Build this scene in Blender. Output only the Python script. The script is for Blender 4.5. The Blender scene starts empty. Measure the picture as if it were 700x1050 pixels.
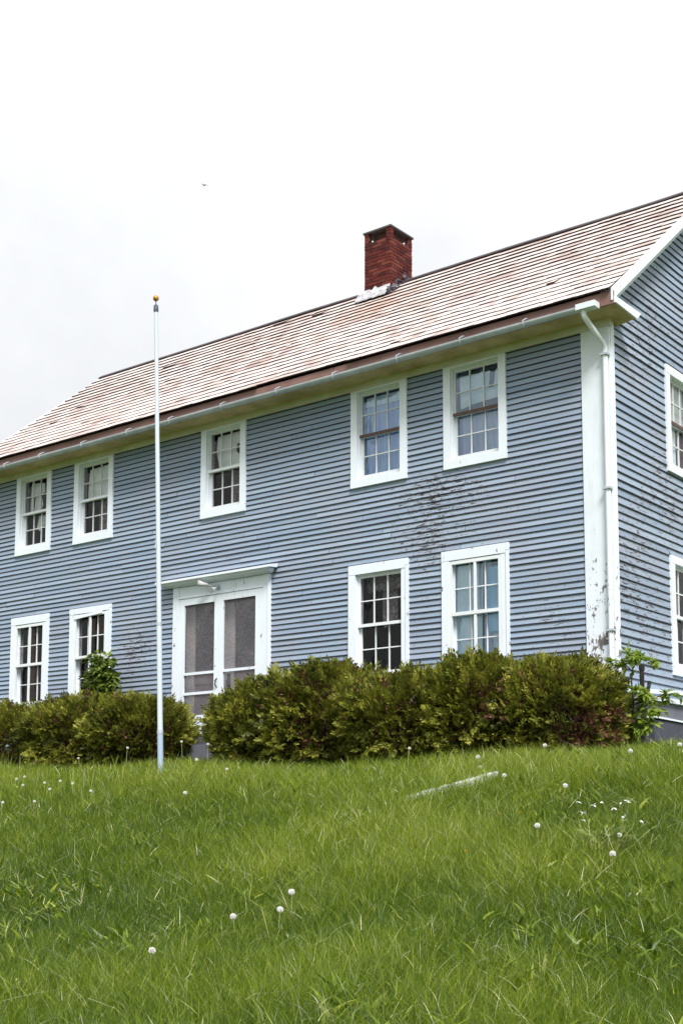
import bpy, bmesh, math, random
import numpy as np
from mathutils import Vector, Matrix, noise as mn

random.seed(7)
rng = np.random.default_rng(7)
SC = bpy.context.scene
COL = SC.collection
R = math.radians

# ------------------------------------------------------------------ helpers
class MB:
    """collects faces; build() links them as ONE mesh object"""
    def __init__(s):
        s.v = []; s.f = []; s.m = []
    def hexa(s, p, mi=0, fm=None):
        # p: 8 points, 0-3 one end ring, 4-7 the other; fm: material index of the six faces
        b = len(s.v); s.v += [tuple(q) for q in p]
        F = [(0, 3, 2, 1), (4, 5, 6, 7), (0, 1, 5, 4), (1, 2, 6, 5), (2, 3, 7, 6), (3, 0, 4, 7)]
        for i, f in enumerate(F):
            s.f.append(tuple(b + k for k in f)); s.m.append(fm[i] if fm else mi)
    def box(s, x0, x1, y0, y1, z0, z1, mi=0):
        s.hexa([(x0, y0, z0), (x1, y0, z0), (x1, y1, z0), (x0, y1, z0),
                (x0, y0, z1), (x1, y0, z1), (x1, y1, z1), (x0, y1, z1)], mi)
    def quad(s, *p, mi=0):
        b = len(s.v); s.v += [tuple(q) for q in p]
        s.f.append(tuple(range(b, b + len(p)))); s.m.append(mi)
    def tube(s, pts, rad, n=10, cap=True, mi=0):
        pts = [Vector(p) for p in pts]
        if not hasattr(rad, '__len__'): rad = [rad] * len(pts)
        b = len(s.v); up = None
        for i, p in enumerate(pts):
            t = (pts[min(i + 1, len(pts) - 1)] - pts[max(i - 1, 0)]).normalized()
            if up is None:
                up = Vector((0, 0, 1)) if abs(t.z) < .9 else Vector((1, 0, 0))
            a = t.cross(up).normalized(); c = a.cross(t).normalized(); up = c
            for k in range(n):
                an = 2 * math.pi * k / n
                s.v.append(tuple(p + (a * math.cos(an) + c * math.sin(an)) * rad[i]))
        for i in range(len(pts) - 1):
            for k in range(n):
                k2 = (k + 1) % n
                s.f.append((b + i * n + k, b + i * n + k2, b + (i + 1) * n + k2, b + (i + 1) * n + k)); s.m.append(mi)
        if cap:
            s.f.append(tuple(b + k for k in range(n - 1, -1, -1))); s.m.append(mi)
            e = b + (len(pts) - 1) * n
            s.f.append(tuple(e + k for k in range(n))); s.m.append(mi)
    def sphere(s, c, r, nu=14, nv=8, mi=0):
        b = len(s.v); c = Vector(c)
        if not hasattr(r, '__len__'): r = (r, r, r)
        for j in range(nv + 1):
            th = math.pi * j / nv
            for i in range(nu):
                ph = 2 * math.pi * i / nu
                s.v.append((c.x + r[0] * math.sin(th) * math.cos(ph), c.y + r[1] * math.sin(th) * math.sin(ph), c.z + r[2] * math.cos(th)))
        for j in range(nv):
            for i in range(nu):
                i2 = (i + 1) % nu
                s.f.append((b + j * nu + i, b + (j + 1) * nu + i, b + (j + 1) * nu + i2, b + j * nu + i2)); s.m.append(mi)
    def build(s, name, mats, parent=None, loc=None, smooth=False, recalc=True):
        me = bpy.data.meshes.new(name)
        me.from_pydata(s.v, [], s.f)
        if not isinstance(mats, (list, tuple)): mats = [mats]
        for m in mats: me.materials.append(m)
        if len(mats) > 1: me.polygons.foreach_set('material_index', s.m)
        if recalc:
            bm = bmesh.new(); bm.from_mesh(me)
            bmesh.ops.recalc_face_normals(bm, faces=bm.faces); bm.to_mesh(me); bm.free()
        if smooth: me.polygons.foreach_set('use_smooth', [True] * len(me.polygons))
        me.update()
        o = bpy.data.objects.new(name, me); COL.objects.link(o)
        if loc is not None: o.location = loc
        if parent is not None:
            o.parent = parent
            if loc is None and parent.type == 'EMPTY' and parent.get('world_parts'):
                o.location = -Vector(parent.location)
        return o

def np_mesh(name, V, F3, mat, parent=None, F4=None, attr=None, loc=None):
    """mesh from numpy arrays: triangles F3 and quads F4"""
    me = bpy.data.meshes.new(name)
    n3 = 0 if F3 is None else len(F3); n4 = 0 if F4 is None else len(F4)
    li = []
    if n3: li.append(F3.ravel())
    if n4: li.append(F4.ravel())
    li = np.concatenate(li).astype(np.int32)
    me.vertices.add(len(V)); me.vertices.foreach_set('co', V.astype(np.float32).ravel())
    me.loops.add(len(li)); me.loops.foreach_set('vertex_index', li)
    me.polygons.add(n3 + n4)
    st = np.concatenate([np.arange(n3) * 3, n3 * 3 + np.arange(n4) * 4]).astype(np.int32)
    me.polygons.foreach_set('loop_start', st)
    if attr is not None:
        for k, a in attr.items():
            at = me.attributes.new(k, 'FLOAT', 'POINT'); at.data.foreach_set('value', a.astype(np.float32))
    me.materials.append(mat)
    me.update(calc_edges=True); me.validate()
    o = bpy.data.objects.new(name, me); COL.objects.link(o)
    if loc is not None: o.location = loc
    if parent is not None:
        o.parent = parent
        if loc is None and parent.get('world_parts'): o.location = -Vector(parent.location)
    return o

def empty(name, loc, world=False):
    o = bpy.data.objects.new(name, None); COL.objects.link(o); o.location = loc
    o.empty_display_size = .3
    if world: o['world_parts'] = 1
    return o

def tag(o, label=None, cat=None, group=None, kind=None):
    if label: o['label'] = label
    if cat: o['category'] = cat
    if group: o['group'] = group
    if kind: o['kind'] = kind
    return o

def copy_tree(o, parent=None):
    c = o.copy(); COL.objects.link(c); c.parent = parent
    for ch in list(o.children): copy_tree(ch, c)
    return c

def wob(P, seed, fr):
    """smooth pseudo noise in about [-1,1] for an (n,3) or (n,2) array"""
    r = np.random.default_rng(seed); out = np.zeros(len(P)); tot = 0
    for k in range(7):
        d = r.normal(size=P.shape[1]); d /= np.linalg.norm(d)
        q = fr * (1.0 + .35 * k); a = 1 / (1 + .35 * k)
        out += a * np.sin(P @ d * q + r.uniform(0, 6.28)); tot += a
    return out / tot * 1.8

# ------------------------------------------------------------------ materials
class NT:
    def __init__(s, name):
        s.m = bpy.data.materials.new(name); s.m.use_nodes = True
        s.t = s.m.node_tree; s.t.nodes.clear()
        s.out = s.n('ShaderNodeOutputMaterial')
    def n(s, typ, **kw):
        x = s.t.nodes.new(typ)
        for k, v in kw.items():
            if k.startswith('i_'): x.inputs[k[2:].replace('_', ' ')].default_value = v
            else: setattr(x, k, v)
        return x
    def l(s, a, b): s.t.links.new(a, b)
    def val(s, x, inp):
        if isinstance(x, (int, float)): inp.default_value = x
        else: s.l(x, inp)
    def math(s, op, a, b=0.0, clamp=False):
        x = s.n('ShaderNodeMath', operation=op, use_clamp=clamp)
        s.val(a, x.inputs[0]); s.val(b, x.inputs[1]); return x.outputs[0]
    def mix(s, f, a, b, mode='MIX'):
        x = s.n('ShaderNodeMix', data_type='RGBA', blend_type=mode, clamp_factor=True)
        s.val(f, x.inputs[0])
        for c, i in ((a, 6), (b, 7)):
            if isinstance(c, tuple): x.inputs[i].default_value = (*c[:3], 1)
            else: s.l(c, x.inputs[i])
        return x.outputs[2]
    def ramp(s, f, stops, interp='LINEAR'):
        x = s.n('ShaderNodeValToRGB'); x.color_ramp.interpolation = interp
        el = x.color_ramp.elements
        while len(el) > 1: el.remove(el[-1])
        for i, (p, c) in enumerate(stops):
            e = el[0] if i == 0 else el.new(p)
            e.position = p
            e.color = (c, c, c, 1) if isinstance(c, (int, float)) else (*c, 1)
        s.l(f, x.inputs[0]); return x.outputs[0]
    def coord(s, scale=(1, 1, 1), loc=(0, 0, 0)):
        tc = s.n('ShaderNodeNewGeometry'); mp = s.n('ShaderNodeMapping')
        mp.inputs['Scale'].default_value = scale; mp.inputs['Location'].default_value = loc
        s.l(tc.outputs['Position'], mp.inputs['Vector']); return mp.outputs[0]
    def noise(s, scale, detail=4, rough=.55, vec=None, dist=0.0):
        x = s.n('ShaderNodeTexNoise'); x.inputs['Scale'].default_value = scale
        x.inputs['Detail'].default_value = detail; x.inputs['Roughness'].default_value = rough
        x.inputs['Distortion'].default_value = dist
        s.l(vec if vec is not None else s.coord(), x.inputs['Vector']); return x.outputs['Fac']
    def island(s): return s.n('ShaderNodeNewGeometry').outputs['Random Per Island']
    def bump(s, h, strength=.3, dist=.01):
        x = s.n('ShaderNodeBump'); x.inputs['Strength'].default_value = strength; x.inputs['Distance'].default_value = dist
        s.l(h, x.inputs['Height']); return x.outputs[0]
    def princ(s, col, rough=.6, spec=.4, metal=0.0, nrm=None):
        b = s.n('ShaderNodeBsdfPrincipled')
        if isinstance(col, tuple): b.inputs['Base Color'].default_value = (*col[:3], 1)
        else: s.l(col, b.inputs['Base Color'])
        s.val(rough, b.inputs['Roughness']); b.inputs['Specular IOR Level'].default_value = spec
        b.inputs['Metallic'].default_value = metal
        if nrm is not None: s.l(nrm, b.inputs['Normal'])
        return b
    def done(s, sh):
        s.l(sh, s.out.inputs['Surface']); return s.m

def simple(name, a, b=None, scale=6.0, rough=.65, spec=.3, metal=0.0, bump=.15, island=0.0):
    t = NT(name)
    if b is None: b = tuple(c * .82 for c in a)
    n = t.noise(scale, 6, .65)
    c = t.mix(t.ramp(n, [(.35, 0.0), (.7, 1.0)]), a, b)
    if island:
        c = t.mix(1.0, c, t.ramp(t.island(), [(0, 1 - island), (1, 1.0)]), 'MULTIPLY')
    return t.done(t.princ(c, rough, spec, metal, t.bump(t.noise(scale * 6, 4), bump, .004)).outputs[0])

def peel_mask(t, centre=None):
    """flakes of lost paint: stretched noise thresholds, biased by a few worn areas"""
    big = t.noise(.9, 3, .6)
    fl = t.noise(1.0, 8, .72, t.coord((5, 5, 40)), .4)
    fl2 = t.noise(1.0, 6, .7, t.coord((30, 30, 75)))
    return big, t.math('ADD', t.math('MULTIPLY', fl, .68), t.math('MULTIPLY', fl2, .32))

def patch(t, c, rad):
    """soft ellipsoid weight (1 at c, 0 outside)"""
    x = t.n('ShaderNodeVectorMath', operation='SUBTRACT'); g = t.n('ShaderNodeNewGeometry')
    t.l(g.outputs['Position'], x.inputs[0]); x.inputs[1].default_value = c
    d = t.n('ShaderNodeVectorMath', operation='DIVIDE'); t.l(x.outputs[0], d.inputs[0]); d.inputs[1].default_value = rad
    ln = t.n('ShaderNodeVectorMath', operation='LENGTH'); t.l(d.outputs[0], ln.inputs[0])
    return t.math('SUBTRACT', 1.0, ln.outputs['Value'], True)

def clap_mat(name, worn):
    t = NT(name)
    r = t.island()
    paint = t.ramp(r, [(0, (.218, .290, .398)), (.5, (.255, .332, .446)), (1, (.30, .378, .488))])
    big, fl = peel_mask(t)
    paint = t.mix(t.ramp(big, [(.42, 0.0), (.62, .45)]), paint, (.30, .315, .39))
    st = t.noise(1.0, 5, .6, t.coord((2.0, 2.0, 60)))
    paint = t.mix(t.ramp(st, [(.45, 0.0), (.8, .3)]), paint, (.34, .40, .46))
    # weight of wear
    w = t.math('ADD', t.math('MULTIPLY', t.ramp(big, [(.42, 0.0), (.7, 1.0)]), .05 if not worn else .07), 0.0 if not worn else .035)
    for c, rad, k in ([((-2.75, 0, 4.75), (1.8, 1, 1.4), .092), ((-3.1, 0, 4.45), (1.4, 1, .9), .058), ((-2.9, 0, 5.1), (1.3, 1, .5), .062), ((-3.05, 0, 3.3), (.5, 1, 1.3), .085),
                       ((-.9, 0, 2.9), (1.2, 1, .9), .12), ((-9.3, 0, 3.1), (1.6, 1, 1.0), .12)] if not worn else
                      [((0, 1.3, 7.1), (1, 1.4, .9), .06), ((0, 1.4, 4.6), (1, 1.6, .9), .06), ((0, .6, 3.3), (1, 1.2, .9), .06), ((0, 1.2, 2.6), (1, 2.2, .8), .05)]):
        w = t.math('ADD', w, t.math('MULTIPLY', patch(t, c, rad), k))
    m = t.math('ADD', fl, w)
    thr = .655 if not worn else .640
    pe = t.ramp(m, [(thr, 0.0), (thr + .012, 1.0)])
    wood = t.ramp(t.noise(1.0, 5, .6, t.coord((20, 20, 160))), [(.3, (.022, .02, .025)), (.55, (.07, .055, .062)), (.75, (.16, .135, .14)), (.9, (.42, .42, .44))])
    c = t.mix(pe, paint, wood)
    prim = t.ramp(t.math('SUBTRACT', t.math('ADD', m, .0), 0.0), [(thr - .03, 0.0), (thr - .012, .55), (thr, 0.0)])
    c = t.mix(prim, c, (.5, .52, .55))
    nb = t.bump(t.math('ADD', t.math('MULTIPLY', pe, -1.0), t.math('MULTIPLY', t.noise(1.0, 4, .6, t.coord((6, 6, 90))), .6)), .35, .004)
    return t.done(t.princ(c, .62, .3, 0, nb).outputs[0])

def trim_mat(name, base=(.76, .825, .915), chips=.62, low=None, dirt=.25):
    t = NT(name)
    g = t.noise(1.3, 5, .6)
    c = t.mix(t.ramp(g, [(.4, 0.0), (.8, dirt)]), base, (.56, .60, .63))
    s = t.noise(1.0, 5, .65, t.coord((14, 14, 2.2)))
    c = t.mix(t.ramp(s, [(.5, 0.0), (.8, dirt)]), c, (.54, .58, .60))
    f = t.noise(1.0, 8, .68, t.coord((11, 11, 6)))
    if low:
        f = t.math('ADD', f, t.math('MULTIPLY', patch(t, low[0], low[1]), low[2]))
    pe = t.ramp(f, [(chips + .1, 0.0), (chips + .115, 1.0)])
    c = t.mix(pe, c, t.ramp(t.noise(40, 3), [(.3, (.07, .06, .065)), (.7, (.25, .23, .22))]))
    return t.done(t.princ(c, .55, .35, 0, t.bump(f, .15, .003)).outputs[0])

def leaf_mat(name, stops, trans=.35, rough=.55, attr=None, var=.35, spec=.25, brown=None):
    t = NT(name)
    if attr:
        a = t.n('ShaderNodeAttribute', attribute_name=attr).outputs['Fac']
        f = t.math('ADD', t.math('MULTIPLY', a, 1 - var), t.math('MULTIPLY', t.island(), var))
    else: f = t.island()
    c = t.ramp(f, stops)
    if brown:
        b = t.n('ShaderNodeAttribute', attribute_name='dead').outputs['Fac']
        c = t.mix(b, c, t.ramp(t.island(), brown))
    p = t.princ(c, rough, spec)
    tr = t.n('ShaderNodeBsdfTranslucent'); t.l(c, tr.inputs['Color'])
    m = t.n('ShaderNodeMixShader'); m.inputs[0].default_value = trans
    t.l(p.outputs[0], m.inputs[1]); t.l(tr.outputs[0], m.inputs[2])
    return t.done(m.outputs[0])

MT = {}
MT['clap'] = clap_mat('clapboard_paint', False)
MT['clap_side'] = clap_mat('clapboard_paint_worn', True)
MT['edge'] = simple('clapboard_edge_shade', (.022, .024, .040), (.05, .052, .07), 5)  # near-black colour paints in the shadow line under each lap
MT['trim'] = trim_mat('white_trim', chips=.60)
MT['trim_low'] = trim_mat('white_trim_chipped', chips=.55)
MT['corner'] = trim_mat('corner_board_paint', chips=.57, dirt=.4, low=((-.15, -.04, 1.9), (.6, .5, 2.4), .20))
MT['sash'] = trim_mat('sash_paint', (.66, .68, .70), chips=.58, dirt=.5)
MT['sash_white'] = trim_mat('sash_white_paint', (.76, .80, .83), chips=.62, dirt=.3)
MT['brown_rail'] = simple('bare_wood_rail', (.13, .075, .06), (.07, .045, .04), 9)
MT['soffit'] = simple('stained_soffit', (.62, .50, .29), (.36, .27, .13), 2.4, .8)
MT['frieze'] = simple('frieze_paint', (.66, .66, .65), (.52, .48, .40), 1.7, .7)
MT['fascia'] = simple('brown_fascia', (.18, .10, .088), (.25, .15, .125), 2.0, .75)
MT['metal'] = simple('galvanised_metal', (.54, .59, .66), (.38, .42, .48), 3, .5, .5, .25)
MT['downspout'] = trim_mat('downspout_paint', (.73, .79, .86), chips=.60, low=((-.05, -.1, 2.2), (.5, .5, 2.0), .15))
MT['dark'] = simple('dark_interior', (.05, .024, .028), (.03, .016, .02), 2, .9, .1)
MT['found'] = simple('foundation_stone', (.15, .155, .19), (.10, .10, .13), 3, .9)
MT['bulk'] = simple('bulkhead_boards', (.165, .175, .215), (.115, .12, .15), 3, .8)
MT['bulk_dark'] = simple('bulkhead_base', (.075, .08, .11), (.055, .058, .08), 2, .8)
MT['black'] = simple('black_iron', (.012, .011, .013), (.03, .025, .025), 9, .5)

def roof_mat():
    t = NT('weathered_shingle')
    r = t.island()
    c = t.ramp(r, [(0, (.37, .29, .275)), (.15, (.46, .375, .355)), (.5, (.52, .44, .42)), (.85, (.585, .51, .495)), (.97, (.66, .60, .59)), (1, (.30, .215, .19))])
    n = t.noise(.8, 5, .65)
    c = t.mix(t.ramp(n, [(.42, 0.0), (.60, .6)]), c, (.67, .61, .60))
    n2 = t.noise(1.0, 6, .7, t.coord((2.2, .9, .9)))
    c = t.mix(t.ramp(n2, [(.56, 0.0), (.74, .35)]), c, (.44, .28, .22))
    g = t.noise(1.0, 5, .7, t.coord((60, 6, 6)))
    c = t.mix(t.ramp(g, [(.55, 0.0), (.85, .35)]), c, (.36, .25, .21))
    c = t.mix(t.math('MULTIPLY', patch(t, (-5.7, 2.3, 9.4), (1.1, 1.0, .9)), .5), c, (.48, .27, .17))
    return t.done(t.princ(c, .85, .15, 0, t.bump(g, .3, .006)).outputs[0])
MT['shingle'] = roof_mat()
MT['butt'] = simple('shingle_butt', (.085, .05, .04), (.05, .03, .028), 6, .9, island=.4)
MT['ridge'] = simple('ridge_cap', (.06, .05, .06), (.10, .085, .09), 3, .7)
def brick_mat():
    t = NT('chimney_brick')
    c = t.ramp(t.island(), [(0, (.045, .010, .011)), (.3, (.078, .014, .013)), (.7, (.115, .021, .016)), (.9, (.16, .042, .03)), (1, (.04, .015, .016))])
    n = t.noise(9, 5, .7)
    c = t.mix(t.ramp(n, [(.5, 0.0), (.85, .4)]), c, (.19, .075, .065))
    return t.done(t.princ(c, .85, .2, 0, t.bump(t.noise(60, 4), .4, .006)).outputs[0])
MT['brick'] = brick_mat()
MT['mortar'] = simple('mortar', (.16, .075, .07), (.08, .034, .032), 14, .95)
MT['flash'] = simple('flashing_tar_white', (.60, .60, .63), (.22, .22, .26), 9, .7)
MT['tar'] = simple('flashing_crumpled', (.16, .15, .19), (.07, .065, .09), 12, .6)

def glass_mat(name='window_glass', tint=(.82, .84, .86), refl=1.0, rc=(1, 1, 1)):
    t = NT(name)
    fr = t.n('ShaderNodeFresnel'); fr.inputs['IOR'].default_value = 1.5
    nb = t.bump(t.noise(3.0, 2, .5), .25, .03)
    gl = t.n('ShaderNodeBsdfGlossy'); gl.inputs['Roughness'].default_value = .02; gl.inputs['Color'].default_value = (*rc, 1); t.l(nb, gl.inputs['Normal'])
    tr = t.n('ShaderNodeBsdfTransparent'); tr.inputs['Color'].default_value = (*tint, 1)
    m = t.n('ShaderNodeMixShader'); t.l(t.math('MULTIPLY', fr.outputs[0], refl, True), m.inputs[0])
    t.l(tr.outputs[0], m.inputs[1]); t.l(gl.outputs[0], m.inputs[2])
    return t.done(m.outputs[0])
MT['glass'] = glass_mat(tint=(.93, .94, .95), refl=.62)
MT['glass_bright'] = glass_mat('sky_tinted_glass', (.94, .99, 1.0), 3.6, (.70, .87, 1.0))  # reflection boosted and tinted blue to imitate sky glare on the panes

def screen_mat():
    t = NT('insect_screen')
    d = t.princ(t.ramp(t.noise(2.2, 4, .6), [(.3, (.16, .155, .18)), (.75, (.27, .26, .285))]), .8, .2)
    tr = t.n('ShaderNodeBsdfTransparent'); m = t.n('ShaderNodeMixShader')
    n = t.noise(75, 3, .7)
    t.l(t.ramp(n, [(.38, .22), (.62, .68)]), m.inputs[0])
    t.l(tr.outputs[0], m.inputs[1]); t.l(d.outputs[0], m.inputs[2])
    return t.done(m.outputs[0])
MT['screen'] = screen_mat()
MT['door_wood'] = simple('old_door_wood', (.20, .16, .16), (.13, .10, .10), 4, .7)
MT['door_stile'] = simple('old_door_stile', (.55, .52, .53), (.42, .39, .4), 4, .7)

def cloth(name, a, b, trans=.4, sc=(18, 18, 1.2)):
    t = NT(name)
    c = t.mix(t.ramp(t.noise(1.0, 4, .6, t.coord(sc)), [(.35, 0.0), (.68, 1.0)]), a, b)
    p = t.princ(c, .9, .1); tr = t.n('ShaderNodeBsdfTranslucent'); t.l(c, tr.inputs['Color'])
    m = t.n('ShaderNodeMixShader'); m.inputs[0].default_value = trans
    t.l(p.outputs[0], m.inputs[1]); t.l(tr.outputs[0], m.inputs[2]); return t.done(m.outputs[0])
MT['paper'] = cloth('grey_paper_shade', (.84, .88, .87), (.60, .64, .64), .06, (3, 3, 3))
MT['paper_blue'] = cloth('pale_blue_shade', (.92, .97, 1.0), (.66, .82, .96), .05, (5, 5, 4))
MT['lace_blue'] = cloth('blue_lace', (.28, .40, .86), (.60, .74, 1.0), .05)
MT['lace_mauve'] = cloth('mauve_lace', (.48, .48, .78), (.80, .83, .98), .05)
MT['lace_white'] = cloth('white_curtain', (.93, .97, 1.0), (.80, .92, 1.0), .04, (10, 10, 1))
MT['pale_blue'] = cloth('light_blue_drape', (.50, .80, 1.0), (.34, .62, .90), .05)
MT['red_drape'] = cloth('dull_red_drape', (.17, .075, .07), (.09, .045, .045), .2)
MT['lace_dim'] = cloth('dim_lace', (.36, .33, .34), (.08, .06, .065), .2, (26, 26, 20))

# ------------------------------------------------------------------ ground shape
GY = np.array([-400, -60, -40, -16, -12, -9, -7, -5, -3.4, -2.4, -1.4, 0, 1.5, 4, 9, 20, 60, 400.])
GZ = np.array([-4., -2.4, -2.0, -1.56, -1.36, -.98, -.52, .05, .51, .76, .89, .98, 1.10, 1.2, 1.1, .2, -3, -6.])
_yy = np.arange(-410, 410, .1); _zz = np.interp(_yy, GY, GZ)
_k = np.exp(-np.linspace(-2.2, 2.2, 25) ** 2); _k /= _k.sum(); _zz = np.convolve(np.pad(_zz, 12, mode='edge'), _k, 'valid')
def ground(x, y):
    x = np.asarray(x, float); y = np.asarray(y, float)
    z = np.interp(y, _yy, _zz)
    left = np.clip(-4 - x, 0, 12) * .017 * np.clip((y + 9) / 5, 0, 1)
    P = np.stack([x.ravel(), y.ravel()], 1)
    b = (wob(P, 3, .9) * .035 + wob(P, 5, 2.3) * .018).reshape(x.shape)
    return z + left + b
def gz(x, y): return float(ground(np.array([x]), np.array([y]))[0])

CAM = Vector((7.67250, -15.72229, 0.0))
YAW, PITCH, ROLL = R(38.1745), R(6.5488), R(.1128)
FH = np.array([-math.sin(YAW), math.cos(YAW)]); RH = np.array([math.cos(YAW), math.sin(YAW)])

def build_ground():
    # fine near the lawn, coarse to the horizon: one sheet
    a = np.concatenate([-np.geomspace(400, 26, 22), np.arange(-24, 14.01, .25), np.geomspace(16, 400, 22)])
    b = np.concatenate([-np.geomspace(400, 26, 22), np.arange(-24, 10.01, .25), np.geomspace(12, 400, 22)])
    X, Y = np.meshgrid(a, b, indexing='ij'); Z = ground(X, Y)
    V = np.stack([X.ravel(), Y.ravel(), Z.ravel()], 1); n = len(b)
    i, j = np.meshgrid(np.arange(len(a) - 1), np.arange(len(b) - 1), indexing='ij')
    q = (i * n + j).ravel(); F = np.stack([q, q + n, q + n + 1, q + 1], 1)
    t = NT('lawn_soil')
    c = t.mix(t.noise(.7, 6, .65), (.06, .10, .012), (.10, .145, .018))
    c = t.mix(t.ramp(t.noise(9, 5, .7), [(.45, 0.0), (.75, .6)]), c, (.045, .05, .015))
    m = t.done(t.princ(c, .95, .1, 0, t.bump(t.noise(30, 5, .7), .8, .05)).outputs[0])
    o = np_mesh('ground', V, None, m, F4=F)
    o.data.polygons.foreach_set('use_smooth', [True] * len(o.data.polygons))
    tag(o, kind='structure')
build_ground()

# ------------------------------------------------------------------ grass
def blades(px, py, h, w, lean, azim, bend, S=3):
    """returns verts (n, 2S+1, 3) of tapered bent blades rooted on the ground"""
    n = len(px); z0 = ground(px, py) - .015
    fx, fy = np.cos(azim), np.sin(azim)
    ang = rng.uniform(0, 6.283, n); sx, sy = np.cos(ang), np.sin(ang)
    V = np.zeros((n, 2 * S + 1, 3))
    for k in range(S + 1):
        u = k / S
        off = h * (lean * u + bend * u * u)
        hz = h * u * np.sqrt(np.clip(1 - (.55 * (lean + bend * u)) ** 2, .12, 1))
        cx, cy, cz = px + fx * off, py + fy * off, z0 + hz
        if k < S:
            ww = w * (1 - .55 * u) * .5
            V[:, 2 * k] = np.stack([cx - sx * ww, cy - sy * ww, cz], 1)
            V[:, 2 * k + 1] = np.stack([cx + sx * ww, cy + sy * ww, cz], 1)
        else: V[:, 2 * S] = np.stack([cx, cy, cz], 1)
    return V

def grass_mesh(name, V, tone, mat):
    n, m, _ = V.shape; S = (m - 1) // 2
    base = (np.arange(n) * m)[:, None]
    q = []
    for k in range(S - 1): q.append(base + np.array([2 * k, 2 * k + 1, 2 * k + 3, 2 * k + 2])[None])
    F4 = np.concatenate(q); F3 = base + np.array([2 * S - 2, 2 * S - 1, 2 * S])[None]
    o = np_mesh(name, V.reshape(-1, 3), F3, mat, F4=F4, attr={'tone': np.repeat(tone, m)})
    return o

def lawn_points(n, s0, s1, extra=2.9, pw=1.0):
    """random points in the wedge in front of the camera, denser near it"""
    u = rng.random(n)
    s = (s0 ** pw + u * (s1 ** pw - s0 ** pw)) ** (1 / pw)
    lat = rng.uniform(-1, 1, n) * (s * .285 + extra)
    x = CAM.x + FH[0] * s + RH[0] * lat; y = CAM.y + FH[1] * s + RH[1] * lat
    ok = (y < -.75) | ((x > .55) & (y < 5.0)) | ((x > .03) & (y < .25) & (y > -1.0))
    ok &= ~((np.abs(x + 7.3) < .8) & (y > -1.0))
    return x[ok], y[ok], s[ok]

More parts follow.
